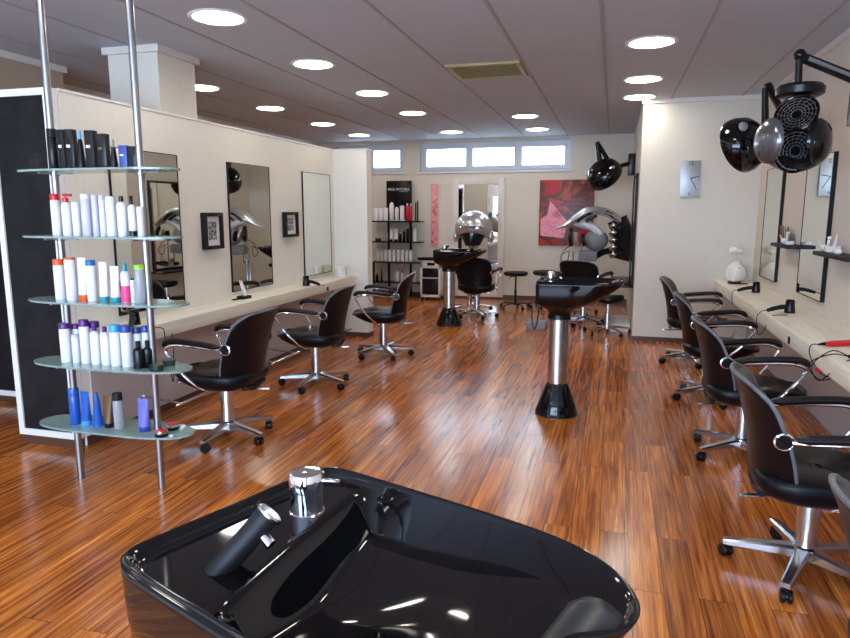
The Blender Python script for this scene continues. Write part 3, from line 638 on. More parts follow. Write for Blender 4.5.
for a in [
    (0, 51.5, 10, 127, 168, 'hair_product_bottle', 'blackp', .2, 'blackm', 'bottle', 'black product bottle at the left end of the top glass shelf'),
    (0, 61.5, 7, 128, 168, 'product_box', 'blackm', .2, 'paper', 'box', 'slim black box second from the left on the top glass shelf'),
    (0, 70.5, 9, 128, 168, 'product_box', 'blackp', .2, 'paper', 'box', 'black box third from the left on the top glass shelf'),
    (0, 79.5, 9, 129, 168, 'spray_bottle', 'blackp', .22, 'ltblue', 'cone', 'black conical bottle with pale blue tip on the top glass shelf'),
    (0, 90.5, 10, 129.5, 168, 'product_box', 'blackm', .2, 'paper', 'box', 'black box in the middle of the top glass shelf, right of the blue tipped bottle'),
    (0, 102.5, 10, 133, 168, 'product_box', 'blackp', .2, 'bronze', 'box', 'black box left of the black spray cone on the top glass shelf'),
    (0, 112.5, 8, 138, 168, 'spray_bottle', 'blackp', .28, 'grey', 'cone', 'small black cone spray bottle on the top glass shelf'),
    (0, 123.5, 9, 145, 168, 'product_box', 'navy', .2, 'paper', 'box', 'short navy box near the right pole on the top glass shelf'),
    (0, 133.5, 9, 146, 168, 'product_box', 'blackp', .2, 'blackm', 'box', 'short black box at the right end of the top glass shelf'),
    (1, 55, 9.5, 194, 236, 'shampoo_bottle', 'white', .15, 'red', 'bottle', 'white bottle with red cap at the left end of the second glass shelf'),
    (1, 65.5, 9.5, 194, 236, 'pump_bottle', 'white', .15, 'red', 'pump', 'white bottle with red pump head, second on the second glass shelf'),
    (1, 75.5, 8.5, 202, 236, 'shampoo_bottle', 'white', .1, 'white', 'bottle', 'plain white bottle beside the red pump on the second glass shelf'),
    (1, 85.5, 10, 194, 236, 'shampoo_bottle', 'lilac', .12, 'white', 'bottle', 'lilac tinted tall bottle, leftmost of the pale ones on the second glass shelf'),
    (1, 94.5, 7, 194.5, 236, 'shampoo_bottle', 'lilac', .12, 'lilac', 'bottle', 'slim lilac bottle in the middle of the second glass shelf'),
    (1, 101.5, 6.5, 195, 236, 'shampoo_bottle', 'milky', .12, 'lilac', 'bottle', 'slim milky bottle right of the slim lilac one on the second shelf'),
    (1, 110, 10, 196, 236, 'shampoo_bottle', 'white', .06, 'milky', 'bottle', 'wide white bottle left of the black capped ones on the second shelf'),
    (1, 121, 10, 196, 236.5, 'lotion_bottle', 'white', .14, 'blackp', 'small', 'white bottle with small black cap, left one on the second glass shelf'),
    (1, 131, 8, 196, 237, 'lotion_bottle', 'white', .22, 'blackp', 'small', 'white bottle with black base and black cap on the second glass shelf', 'blackp'),
    (1, 139.5, 7, 207, 237, 'lotion_bottle', 'white', .10, 'white', 'bottle', 'short white bottle right of the second shelf against the pole'),
    (2, 58.5, 10.5, 260, 301, 'shampoo_bottle', 'white', .14, 'orange', 'bottle', 'white bottle with orange cap at the left end of the middle shelf'),
    (2, 70, 11, 259, 302, 'shampoo_bottle', 'white', .04, 'orange', 'bottle', 'tall white bottle with thin orange lid on the middle glass shelf'),
    (2, 81.5, 10, 259, 302.5, 'product_tube', 'white', .14, 'orange', 'tube', 'white tube standing on an orange cap on the middle glass shelf'),
    (2, 90.5, 10, 261, 302.5, 'shampoo_bottle', 'white', .13, 'blue', 'bottle', 'white bottle with flat blue cap on the middle glass shelf'),
    (2, 102.5, 9.5, 263, 303, 'product_tube', 'white', .13, 'teal', 'tube', 'white tube on a teal cap, left one on the middle glass shelf'),
    (2, 114, 10, 267, 303.5, 'product_tube', 'white', .14, 'teal', 'tube', 'white tube on a teal cap, right one beside the pink banded bottle'),
    (2, 124.5, 9.5, 264, 304, 'spray_bottle', 'white', .2, 'teal', 'small', 'white bottle with teal cap and pink lower band on the middle shelf', 'pink'),
    (2, 132, 5, 281, 304, 'sample_bottle', 'milky', .1, 'white', 'bottle', 'tiny white sample bottle between pink band and green cap bottles'),
    (2, 139, 11, 266, 305, 'shampoo_bottle', 'clear', .12, 'green', 'bottle', 'clear grey bottle with lime green cap on the middle glass shelf'),
    (3, 64.5, 11, 323, 363, 'shampoo_bottle', 'white', .14, 'purple', 'bottle', 'white bottle with purple cap at the left end of the fourth shelf'),
    (3, 75, 8, 335, 364, 'shampoo_bottle', 'milky', .1, 'lilac', 'bottle', 'short milky bottle in front of purple caps on the fourth glass shelf'),
    (3, 75.5, 9, 321, 358, 'shampoo_bottle', 'white', .13, 'purple', 'bottle', 'purple capped bottle in the back row, left one on the fourth shelf', None, .055),
    (3, 84, 10, 320, 365, 'shampoo_bottle', 'white', .15, 'purple', 'bottle', 'tall white bottle with purple cap in the front row of the fourth shelf'),
    (3, 93.5, 11, 318, 359, 'shampoo_bottle', 'white', .15, 'purple', 'bottle', 'purple capped bottle in the back row, right one on the fourth shelf', None, .055),
    (3, 94.5, 10, 327, 366, 'lotion_bottle', 'white', .12, 'purple', 'small', 'white bottle with small purple cap, left one on the fourth shelf'),
    (3, 104.5, 10, 326.5, 366, 'lotion_bottle', 'white', .14, 'purple', 'small', 'white bottle with small purple cap, right one beside the light blue cap'),
    (3, 114.5, 11, 325, 367, 'shampoo_bottle', 'white', .17, 'ltblue', 'bottle', 'white bottle with light blue cap on the fourth glass shelf'),
    (3, 125.5, 11, 325.5, 368, 'shampoo_bottle', 'white', .17, 'navy', 'bottle', 'white bottle with dark blue cap in the front row of the fourth shelf'),
    (3, 136, 9.5, 323, 361, 'shampoo_bottle', 'white', .16, 'navy', 'bottle', 'blue capped bottle behind the left small black bottle on the fourth shelf', None, .06),
    (3, 145, 8, 322, 362, 'shampoo_bottle', 'white', .16, 'navy', 'bottle', 'blue capped bottle behind the right small black bottle on the fourth shelf', None, .06),
    (3, 137.5, 12, 341, 369, 'oil_bottle', 'blackp', .24, 'blackm', 'small', 'small black bottle, left of the pair on the fourth glass shelf', None, -.02),
    (3, 146.5, 10, 338, 366, 'oil_bottle', 'blackp', .24, 'blackm', 'small', 'small black bottle, right of the pair beside the pole on the fourth shelf', None, .01),
    (4, 73.5, 10.5, 388, 425, 'gel_bottle', 'bluegel', .2, 'bluegel', 'bottle', 'tall translucent blue bottle at the left end of the lowest glass shelf'),
    (4, 84.5, 10.5, 392, 427, 'product_tube', 'bluegel', .14, 'ltblue', 'tube', 'blue tapering tube left of the other on the lowest glass shelf'),
    (4, 96, 11, 392, 428, 'gel_bottle', 'bluegel', .1, 'navy', 'cone', 'blue cone shaped bottle on the lowest glass shelf'),
    (4, 107, 10, 394, 427, 'product_tube', 'bronze', .14, 'blackp', 'tube', 'bronze foil tube standing on a black cap on the lowest glass shelf'),
    (4, 117, 10, 392, 429, 'spray_bottle', 'clear', .2, 'blackm', 'bottle', 'clear bottle with dark cap in the middle of the lowest glass shelf'),
    (4, 142.5, 12, 396, 430, 'product_tube', 'violet', .15, 'navy', 'tube', 'violet blue tube standing alone near the pole on the lowest shelf'),
]:
    a = list(a); band = a[11] if len(a) > 11 else None; dy = a[12] if len(a) > 12 else 0
    i, cx_, wp, tp, bs, nm, m1, cp, cm, sty, lab = a[:11]
    on_shelf(i, cx_, wp, tp, bs, nm, m1, cp, cm, sty, lab, band, dy-.03*(i > 0), cat='box' if 'box' in nm else ('tube' if 'tube' in nm else 'bottle'))
for (x, y, i, m1, cm, lb, lab) in ((at(157, 366, 2.745).x, 2.745, 3, 'dkgreen', 'dkgreen', None, 'dark green wax tin at the right end of the fourth shelf, front one'), (at(169, 361, 2.86).x, 2.86, 3, 'dkgreen', 'dkgreen', None, 'dark green wax tin at the right end of the fourth shelf, rear one'),
                                 (at(161, 428, 2.735).x, 2.735, 4, 'blackp', 'alu', 'red', 'silver tin with red lid in front of the pole on the lowest shelf'), (at(172, 423, 2.84).x, 2.84, 4, 'blackp', 'alu', 'red', 'silver tin with red lid behind the other at the right of the lowest shelf')):
    bottle('wax_tin', x, y, SZ[i], .066, .03, m1, 0, cm, lab, 'tin', 'wax tins', 'tin', lb)

# ---------------------------------------------------------------- black product rack at the back wall
YR = 10.8
t = empty('product_rack', (-3.54, YR, 0), 0, label='black metal product rack with header board against the back wall', cat='rack')
RZ = [1.30, .955, .61, .265]
for z in RZ: MB().b2((-.44, -.11, z-.022), (.44, .13, z), .002).build('rack_shelf', 'blackp', t)
for x in (-.20, .20): MB().b2((x-.016, .10, 0), (x+.016, .14, 1.95)).b2((x-.016, -.12, 0), (x+.016, .14, .03)).build('upright', 'blackp', t)
hd = MB().b2((-.225, .085, 1.32), (.225, .10, 1.975), .002).build('header_board', 'blackp', t)
text('PAUL MITCHELL', .054, hd, 'lettering', (0, .082, 1.83), (R(90), 0, 0), bold=.0012)
text('professional hair care', .018, hd, 'lettering', (.08, .082, 1.795), (R(90), 0, 0))
GRK = ['products on the %s shelf of the black rack' % q for q in ('top', 'second', 'third', 'lowest')]
def rk(i, px, wpx, top, m, cap, cm, sty, lab, name='product_bottle', cat='bottle', dy=0):
    p = at(px, 221, YR); k = p.length/FPX; base = (221.3, 241.4, 261, 280.5)[i]
    bottle(name, p.x, YR+dy, RZ[i], wpx*k, (base-top)*k, m, cap, cm, lab, cat, GRK[i], sty)
nth = ['first', 'second', 'third', 'fourth', 'fifth', 'sixth', 'seventh', 'eighth', 'ninth']
for n_, px in enumerate((375.8, 380.6, 385.8)): rk(0, px, 4.6, 208.7, 'white', .12, 'white', 'tube', '%s white tube from the left on the top shelf of the black rack' % nth[n_], 'product_tube', 'tube')
rk(0, 391.8, 4.8, 203.2, 'white', 0, 'white', 'round', 'tallest white bottle before the header on the top rack shelf')
rk(0, 396.9, 4, 207.7, 'white', 0, 'white', 'round', 'short white rounded bottle on the top shelf of the black rack')
rk(0, 402.2, 4.4, 206.5, 'white', .08, 'milky', 'bottle', 'straight white can left of the crimson bottles on the rack')
rk(0, 407.4, 3.2, 204.3, 'crimson', .12, 'white', 'small', 'crimson bottle, left of the pair on the top rack shelf')
rk(0, 410.7, 3.2, 204.3, 'crimson', .12, 'white', 'small', 'crimson bottle, right of the pair on the top rack shelf')
rk(0, 415.8, 1.3, 203.5, 'blackp', .1, 'blackm', 'bottle', 'thin black can, left of two at the right of the top rack shelf', 'spray_can', 'can')
rk(0, 417.8, 1.3, 202, 'blackp', .1, 'blackm', 'bottle', 'thin black can, right of two at the right of the top rack shelf', 'spray_can', 'can')
for px, wp, tp, m1, cm, sty, lab in ((386.5, 2.6, 230, 'clear', 'white', 'small', 'thin clear bottle with white cap on the second rack shelf'), (391.2, 3, 229, 'white', 'blackp', 'tube', 'white tube with black mark, left of two on the second rack shelf'), (395.8, 4.2, 229, 'white', 'blackm', 'tube', 'broad white tube, right of two on the second rack shelf'), (400, 2.8, 232.5, 'blackp', 'white', 'small', 'short black bottle with white cap on the second rack shelf'), (404, 2.6, 229.5, 'blackp', 'grey', 'small', 'slim black bottle in the middle of the second rack shelf'), (407.6, 3, 226.6, 'blackp', 'white', 'small', 'tall black bottle with white cap on the second rack shelf'), (411, 2.6, 227.5, 'blackm', 'blackp', 'bottle', 'tall black can beside the white one on the second rack shelf'), (414.8, 3.8, 228, 'white', 'white', 'round', 'tall white rounded bottle at the right of the second rack shelf')):
    rk(1, px, wp, tp, m1, .16, cm, sty, lab)
rk(1, 378, 6, 238.6, 'blackp', 0, 'blackm', 'bottle', 'low black dish at the left of the second rack shelf', 'dish', 'dish')
rk(2, 377.8, 3.8, 251.5, 'offwhite', .12, 'paper', 'bottle', 'cream jar at the left end of the third rack shelf')
rk(2, 381.7, 2.6, 250.5, 'milky', 0, 'white', 'round', 'slim milky bottle beside the cream jar on the third rack shelf')
for n_, px in enumerate((385.6, 389.6, 393.7, 398.2, 402.3, 406.5, 410.7)): rk(2, px, 3.4, 249.2, 'white', 0, 'white', 'round', '%s of seven equal white bottles from the left on the third rack shelf' % nth[n_])
rk(2, 414.6, 2, 250.5, 'clear', 0, 'white', 'round', 'thin clear bottle at the right end of the third rack shelf')
rk(3, 414.2, 3.2, 269.5, 'white', 0, 'white', 'round', 'lone white bottle at the right of the lowest rack shelf')
rk(3, 381, 2.4, 268, 'blackp', .2, 'blackm', 'cone', 'black cone bottle at the left of the lowest rack shelf')
rk(3, 376.5, 3, 273, 'smoke', .2, 'blackm', 'small', 'short dark bottle at the left end of the lowest rack shelf')
rk(3, 397, 4, 270.5, 'milky', .1, 'white', 'bottle', 'wide milky jar seen above the blue lit chair back on the rack')
rk(3, 402, 3, 268, 'white', .3, 'crimson', 'small', 'white bottle with red top above the far left chair back')

# dark cabinet left of the rack, trolley right of it
t = empty('side_cabinet', (-4.02, 10.35, 0), 0, label='dark low cabinet on the floor left of the black product rack', cat='cabinet')
MB().b2((-.18, -.2, .04), (.16, .2, .62), .01).build('cabinet_body', 'blackp', t); MB().b2((-.17, -.215, .08), (.15, -.2, .58), .004).build('door', 'blackm', t)
t = empty('salon_trolley', (-2.86, 10.6, 0), 0, label='white framed salon trolley with dark drawers left of the rear basin', cat='trolley')
f = MB()
for x in (-.17, .14): f.b2((x, -.17, .06), (x+.03, .17, .66), .004)
f.b2((-.17, -.17, .06), (.17, .17, .10), .004).b2((-.17, -.17, .54), (.17, .17, .67), .004).b2((-.14, -.16, .37), (.14, .17, .385)); f.build('trolley_frame', 'whiteframe', t)
for z0, z1 in ((.105, .365), (.39, .535)):
    d = MB().b2((-.135, -.165, z0), (.135, .15, z1), .006).build('drawer', 'smoke', t); MB().b2((-.05, -.178, z1-.03), (.05, -.165, z1-.018)).build('handle', 'blackp', d)
MB().b2((-.05, -.176, .585), (.08, -.17, .63)).build('front_recess', 'blackp', t)
MB().b2((-.21, -.20, .67), (.19, .18, .70), .006).b2((-.21, -.20, .70), (.19, -.19, .715)).build('tray', 'blackp', t)
for x in (-.14, .14):
    for y in (-.14, .14): MB().lathe([(0, -.012), (.026, -.012), (.03, 0), (.026, .012), (0, .012)], (x, y, .03), 14, Matrix.Rotation(R(90), 3, 'Y')).box((x, y, .052), (.014, .03, .02)).build('caster', 'blackp', t)

# ---------------------------------------------------------------- stools
def star_base(parent, r, m, n=5, z=.07, cr=.025):
    for k in range(n):
        a = 2*PI*k/n+.3; d = Vector((math.cos(a), math.sin(a), 0))
        MB().tube([d*.02+Vector((0, 0, z+.015)), d*r*.6+Vector((0, 0, z+.008)), d*r+Vector((0, 0, z-.008))], [.017, .014, .010], 10, flat=.8).build('base_leg', m, parent)
        rot = Matrix.Rotation(a+.7, 3, 'Z') @ Matrix.Rotation(R(90), 3, 'X')
        MB().lathe([(0, -.016), (cr*.8, -.016), (cr, -.008), (cr, .008), (cr*.8, .016), (0, .016)], d*r+Vector((0, 0, cr)), 16, rot).lathe([(.008, cr), (.008, z), (0, z)], d*r, 8).build('caster', 'blackp', parent)
def make_stool():
    t = empty('rolling_stool', (0, 0, 0))
    MB().lathe([(.02, .50), (.15, .50), (.178, .515), (.182, .54), (.170, .56), (.10, .568), (0, .566)], seg=32).build('seat', 'blackm', t)
    MB().lathe([(.02, .08), (.02, .28), (.014, .285), (.014, .50), (0, .50)], seg=16).lathe([(.035, .06), (.038, .09), (.02, .10), (0, .10)], seg=16).build('column', 'blackp', t)
    MB().tube([(0, 0, .49), (-.07, -.03, .485), (-.10, -.04, .44)], .006, 8).build('height_lever', 'blackp', t)
    star_base(t, .24, 'blackp'); return t
st = make_stool(); st.location = (-1.385, 9.95, 0); tag(st, 'round black rolling stool standing alone right of the back wall mirror', 'stool', 'rolling stools along the back wall')
copy_tree(st, loc=(-.98, 10.2, 0), rz=.6, label='round black rolling stool under the left edge of the red painting', cat='stool')
copy_tree(st, loc=(-.60, 10.45, 0), rz=1.3, label='round black rolling stool under the red painting behind the middle basin', cat='stool')
t = empty('work_stool', (-.02, 8.15, 0), 0, label='low black saddle stool with chrome star base beside the alcove corner', cat='stool')
sd = MB(); rings = []
for z, k in ((.37, .7), (.385, .95), (.42, 1.0), (.45, .93), (.458, .6), (.452, .1)):
    rings.append([(.17*k*math.cos(2*PI*i/28)*(1+.1*math.cos(2*PI*i/28)), .15*k*math.sin(2*PI*i/28), z+.02*abs(math.cos(2*PI*i/28))*k) for i in range(28)])
sd.loft(rings).build('seat', 'vinyl', t, sharp=60); MB().lathe([(.035, .06), (.035, .26), (.02, .265), (.02, .38), (0, .38)], seg=20).build('column', 'alu', t); star_base(t, .28, 'alu')

# ---------------------------------------------------------------- hood dryers
t = empty('hood_dryer', (-2.02, 9.6, 0), 0, label='silver hood dryer on a rolling stand before the back wall mirror', cat='dryer')
dome = MB()
def hood(u, v):
    th = (2*v-1)*PI; ph = u*1.95; r = .27; drop = .06*max(0, -math.cos(th))*u
    return (r*math.sin(ph)*math.sin(th), -r*.98*math.sin(ph)*math.cos(th)-.0, .30*math.cos(ph)+.0-(.05*math.cos(th))*u)
rings = []
for i in range(1, 15):
    ph = i/14*2.05; rings.append([(.275*math.sin(ph)*math.sin(a), -.255*math.sin(ph)*math.cos(a)-.05*i/14, .27*math.cos(ph)+(.09*max(0, math.cos(a))**1.5)*(i/14)**2) for a in [2*PI*k/36 for k in range(36)]])
inner = [[(x*.93, y*.955, z*.93-.005) for x, y, z in r_] for r_ in reversed(rings)]
dome.loft(rings+inner, True, True)
hd = dome.build('hood', 'silver', t, loc=(.065, -.05, 1.20), sharp=60)
MB().slab(lambda u, v: (.24*math.sin((2*v-1)*1.1), -.25*math.cos((2*v-1)*1.1)-.07*u, .02+.07*(1-u)), 6, 14, .012).build('visor', 'alu', hd)
MB().slab(lambda u, v: (.21*(1-.45*u)*math.sin((2*v-1)*1.25), -.24*math.cos((2*v-1)*1.25), -.03-.20*u), 8, 14, .01).build('face_shield', 'smoke', hd)
for s in (-1, 1): MB().ball((s*.26, -.04, -.10), .07, (.6, 1.1, 1.3)).build('side_vent', 'silver', hd)
MB().lathe([(.05, -.30), (.07, -.25), (.07, -.20), (0, -.20)], seg=20).build('neck_joint', 'alu', hd)
MB().lathe([(.035, .06), (.035, .60), (.022, .61), (.022, .96), (0, .96)], seg=20).build('pole', 'alu', t)
MB().lathe([(.028, .55), (.045, .56), (.045, .62), (0, .63)], seg=18).box((0, -.05, .72), (.05, .05, .12), bev=.01).build('clamp', 'blackp', t)
star_base(t, .32, 'alu', cr=.03)

# climazone: radiant heater with curved silver arms
KS = 1.0
def ribbon_arm(pts, w0, w1, th, flip=(0, 1, 0), prof=None):
    w0, w1, th = w0*KS, w1*KS, th*KS; prof = [q*KS for q in prof] if prof else None
    P = arc(pts, 8); n = len(P); rings = []
    for i, p in enumerate(P):
        tn = (P[min(i+1, n-1)]-P[max(i-1, 0)]).normalized(); s_ = Vector(flip); nn = tn.cross(s_).normalized(); w_ = w0+(w1-w0)*i/(n-1); tp = min(1, .3+3*min(i, n-1-i)/n)
        w_ *= tp
        if prof: q = i/(n-1)*(len(prof)-1); k = min(int(q), len(prof)-2); th = prof[k]+(prof[k+1]-prof[k])*(q-k)
        rings.append([p+s_*w_*math.cos(a)+nn*th*math.sin(a) for a in [2*PI*k/12 for k in range(12)]])
    return MB().loft(rings)
t = empty('heat_processor', (-.50, 9.6, 0), 0, label='standing silver arched hair heat processor above the middle basin', cat='dryer')
e = MB(); c0 = Vector((.11, 0, 1.16))
KS = 1.25
def A(px, py, dy=0): q = at(px, py, 9.6+dy*KS); return Vector((q.x+.50, dy*KS, q.z))
ribbon_arm([A(554.5, 228.8), A(565, 225.5), A(576, 219), A(587, 212.5), A(599, 210.8), A(612, 215), A(621, 223), A(628, 234)], .13, .12, .03, prof=[.004, .022, .050, .055, .045, .045, .04, .02]).build('top_arch', 'silver', t)
ribbon_arm([A(575, 221), A(590, 226), A(599, 233), A(602, 239)], .12, .10, .055).build('bulb_housing', 'milky', t)
MB().ball(A(596, 240), .17, (1, .9, .9)).build('rear_bowl', 'grey', t)
for k, (a, b2_, c_) in enumerate((((571, 228), (570, 238), (571, 246)), ((576, 232), (576, 240), (577, 246)), ((583, 234), (583, 241), (585, 246)))):
    ribbon_arm([A(*a, -.13), A(*b2_, -.15), A(*c_, -.13)], .05, .05, .026, (0, 1, 0)).build('side_fin', 'smoke' if k != 1 else 'silver', t)
ribbon_arm([A(577, 222, -.1), A(584, 216, -.1), A(592, 212.5, -.1)], .03, .03, .018).build('heat_panel', 'smoke', t)
ribbon_arm([A(586, 222, -.12), A(592, 218, -.12), A(597, 215.5, -.12)], .02, .02, .016).build('heat_panel', 'smoke', t)
ribbon_arm([A(602, 211.5, -.1), A(609, 213.5, -.1), A(616, 218, -.1)], .02, .02, .022).build('heat_panel', 'blackp', t)
ribbon_arm([A(617, 219, 0), A(622, 231, 0), A(623, 245, 0), A(619, 259, 0)], .16, .12, .11).build('control_body', 'smoke', t)
for k in range(5): ribbon_arm([A(609.5, 228+k*7.2, -.14), A(613, 226+k*7.2, -.16), A(615, 223.5+k*7.2, -.16)], .016, .016, .026).build('chrome_louvre', 'alu', t)
ribbon_arm([A(596, 256), A(604, 252), A(613, 250)], .06, .05, .035).build('support_arm', 'blackp', t)
MB().lathe([(.012, .30), (.012, 1.02), (0, 1.02)], (-.03, 0, 0), 14).lathe([(.012, .62), (.012, 1.02), (0, 1.02)], (.08, 0, 0), 14).build('twin_pole', 'chrome', t)
MB().lathe([(.03, .06), (.03, .62), (.05, .62), (.05, .68), (0, .68)], (.02, 0, 0), 20).build('pole', 'alu', t)
MB().box((.17, .02, .84), (.26, .16, .15), bev=.03).build('control_box', 'grey', t)
MB().tube(arc([(-.03, 0, 1.0), (-.14, -.02, .93), (-.20, -.03, .80), (-.12, -.02, .74), (-.09, 0, .90), (-.17, 0, .86)], 6), .006, 8).build('cable', 'blackp', t)
star_base(t, .33, 'alu', cr=.03)
MB().b2((-1.0, 8.2, .0), (-.76, 8.5, .08), .01).build('foot_box', 'grey', label='low grey plastic box on the floor left behind the middle basin column', cat='box')

KS = 1.0
# bonnet dryers on wall arms
def bonnet_mesh(r):
    prof = [(.02, .62), (.28, .60), (.60, .50), (.86, .28), (1.0, -.05), (1.02, -.30), (.99, -.34), (.95, -.30), (.9, .1), (.5, .42), (.02, .5)]
    return MB().lathe([(a*r, b_*r) for a, b_ in prof], seg=36)
t = empty('wall_dryer', (XP, 10.0, 2.06), 0, label='glossy black bonnet hair dryer hanging on a wall arm above the red painting', cat='dryer')
cB = at(603, 173, 9.6)-Vector((XP, 10.0, 2.06))
h = bonnet_mesh(.245); hd = h.build('bonnet', 'black', t, loc=cB, rot=(R(38), R(-38), 0), sharp=60)
MB().lathe([(.08, .115), (.095, .13), (.09, .150), (0, .155)], seg=24).build('bonnet_cap', 'blackp', hd)
MB().ball((.12, -.14, .07), .035, (1.4, .6, 1)).build('control_knob', 'chrome', hd)
J = at(597, 142, 9.6)-Vector((XP, 10.0, 2.06)); J2 = at(613, 168, 9.7)-Vector((XP, 10.0, 2.06))
MB().tube([cB+Vector((-.03, 0, .05)), J], [.035, .03], 12).build('stem', 'blackp', t)
MB().tube([J, J2, Vector((-.04, 0, .08))], [.028, .035, .03], 12).build('arm', 'blackp', t)
MB().b2((-.10, -.08, -.10), (0, .08, .20), .01).build('wall_mount', 'blackp', t)

t = empty('wall_dryer', (XR, 5.9, 2.1), 0, label='large black bonnet hair dryer on a wall arm, left of the fan heads', cat='dryer')
O = Vector((XR, 5.9, 2.1)); cB = at(746, 143, 5.4)-O
hd = bonnet_mesh(.200).build('bonnet', 'black', t, loc=cB, rot=(R(30), R(68), R(-12)), sharp=60)
MB().ball((0, 0, .16), .026).lathe([(.012, .10), (.012, .15), (0, .15)], seg=12).build('knob', 'chrome', hd)
MB().ball((-.09, -.08, .07), .05, (1, 1, .6)).build('bonnet_dial', 'grey', hd)
e1 = at(765, 88, 5.4)-O; e2 = at(765, 126, 5.4)-O
MB().tube([cB+Vector((.05, 0, 0)), e2, e2+Vector((0, 0, .02)), e1], [.03, .03, .026, .022], 12).build('stem', 'blackp', t)
MB().tube([e1, e1+Vector((.02, 0, .012)), at(782, 112, 5.7)-O, Vector((-.03, 0, -.02))], [.028, .03, .026, .026], 12).build('arm', 'blackp', t)
MB().b2((-.05, -.07, -.12), (0, .07, .12), .01).build('wall_mount', 'blackp', t)

t = empty('heat_processor', (XR, 4.9, 2.13), 0, label='black wall mounted hair heat processor with round fan heads at upper right', cat='dryer')
O = Vector((XR, 4.9, 2.13)); YC = 4.6
def B(px, py, dy=0): return at(px, py, YC+dy)-O
MB().tube([B(799, 56), B(798, 90)], [.022, .020], 14).build('stem', 'blackp', t)
MB().ball(B(800, 55), .035).build('elbow', 'blackp', t)
pA, pB_ = B(801, 57), Vector((-.03, -.05, .12))
dv = (pB_-pA); ln = dv.length
am = MB().tube([pA, pA+dv*.05, pB_-dv*.05, pB_], [.024, .030, .034, .028], 14).build('arm', 'blackm', t)
MB().tube([pA+dv*.1+Vector((0, -.03, .0)), pB_-dv*.12+Vector((0, -.032, 0))], .012, 8).build('spring_cover', 'grey', am)
MB().b2((-.06, -.06, -.14), (0, .06, .13), .01).build('wall_mount', 'blackp', t)
MB().lathe([(.11, -.03), (.132, -.016), (.135, .022), (.115, .042), (.03, .048), (0, .048)], B(800, 92), 32).build('hub_housing', 'blackp', t)
def head(c, r, rot, fan=True, m='black'):
    hh = MB().lathe([(0, .045), (.4*r, .042), (.8*r, .028), (r, 0), (1.02*r, -.014), (.97*r, -.018), (.9*r, -.008), (0, -.006)], seg=32).build('fan_head', m, t, loc=c, rot=rot, sharp=60)
    gr = MB()
    for q in (.25, .4, .55, .7, .85): gr.ring((0, 0, -.014), q*r, .0022, 'z', 28, 6)
    for k in range(16): a = 2*PI*k/16; gr.tube([(q*math.cos(a+q*4), q*math.sin(a+q*4), -.014) for q in [r*(.22+.7*j/6) for j in range(7)]], .0016, 5)
    gr.build('grille', 'grille', hh); MB().lathe([(.22*r, -.02), (.22*r, -.010), (0, -.010)], seg=18).build('grille_hub', 'blackp', hh)
head(B(796, 113, -.06), .122, (R(-52), 0, R(6)))
head(B(794, 151, -.03), .130, (R(-84), R(-14), R(12)))
head(B(768, 141, -.12), .132, (R(90), R(12), R(-70)), m='gun')
head(B(820, 141, -.08), .132, (R(90), 0, R(52)), m='black')
ribbon_arm([B(764, 148, .06), B(778, 160, .06), B(795, 165, .06), B(812, 160, .06), B(826, 146, .06)], .14, .14, .045).build('head_frame', 'blackp', t)
ribbon_arm([B(799, 98, .06), B(798, 125, .08), B(797, 150, .06)], .05, .07, .03, (1, 0, 0)).build('back_spine', 'blackp', t)
MB().tube([B(789, 160), B(789, 172)], .014, 12).build('lower_knob', 'blackp', t)

# ---------------------------------------------------------------- things on the counters
def cable(pts, name, parent, r=.003, m='blackp'): return MB().tube(arc(pts, 7), r, 7).build(name, m, parent)
def hair_dryer(loc, rz, label, standing=True, loop=None):
    t = empty('hair_dryer', loc, rz, label=label, cat='hair dryer', group='black hair dryers on the counters')
    MB().lathe([(.036, 0), (.038, .004), (.036, .02), (.030, .07), (.032, .085), (.026, .096), (0, .098)], seg=24).build('barrel', 'blackp', t)
    MB().tube(arc([(-.02, 0, .045), (-.07, 0, .042), (-.13, 0, .028), (-.16, 0, .018)], 4), [.017]*5+[.016]*4+[.014]*4, 12).build('handle', 'blackm', t)
    MB().lathe([(.020, .094), (.022, .100), (0, .101)], seg=18).build('nozzle', 'smoke', t)
    if loop: cable(loop, 'power_cable', t)
    return t
hair_dryer((1.285, 6.62, .72), R(10), 'black hair dryer on the right counter, the farther of two', loop=[(-.16, 0, .018), (-.20, .0, .012), (-.215, -.02, -.03), (-.215, -.05, -.10), (-.205, -.10, -.04), (-.19, -.12, .004)])
hair_dryer((1.27, 5.33, .72), R(14), 'black hair dryer on the right counter, the nearer of two', loop=[(-.16, 0, .018), (-.20, .0, .012), (-.225, .02, -.04), (-.235, -.04, -.15), (-.225, -.10, -.12), (-.212, -.14, -.02), (-.18, -.15, .004), (-.08, -.13, .004)])
hair_dryer((-2.94, 6.02, .72), R(170), 'black hair dryer lying on the left counter near the far mirror', loop=[(-.16, 0, .018), (-.17, -.03, .006), (-.15, -.10, .004)])
hair_dryer((-3.00, 3.60, .72), R(120), 'black hair dryer on the left counter seen behind the glass shelves', loop=[(-.155, 0, .016), (-.18, -.06, .006), (-.21, -.19, .004), (-.235, -.21, -.05), (-.22, -.23, -.28), (-.15, -.235, -.36), (-.11, -.24, -.20), (-.12, -.24, -.05)])
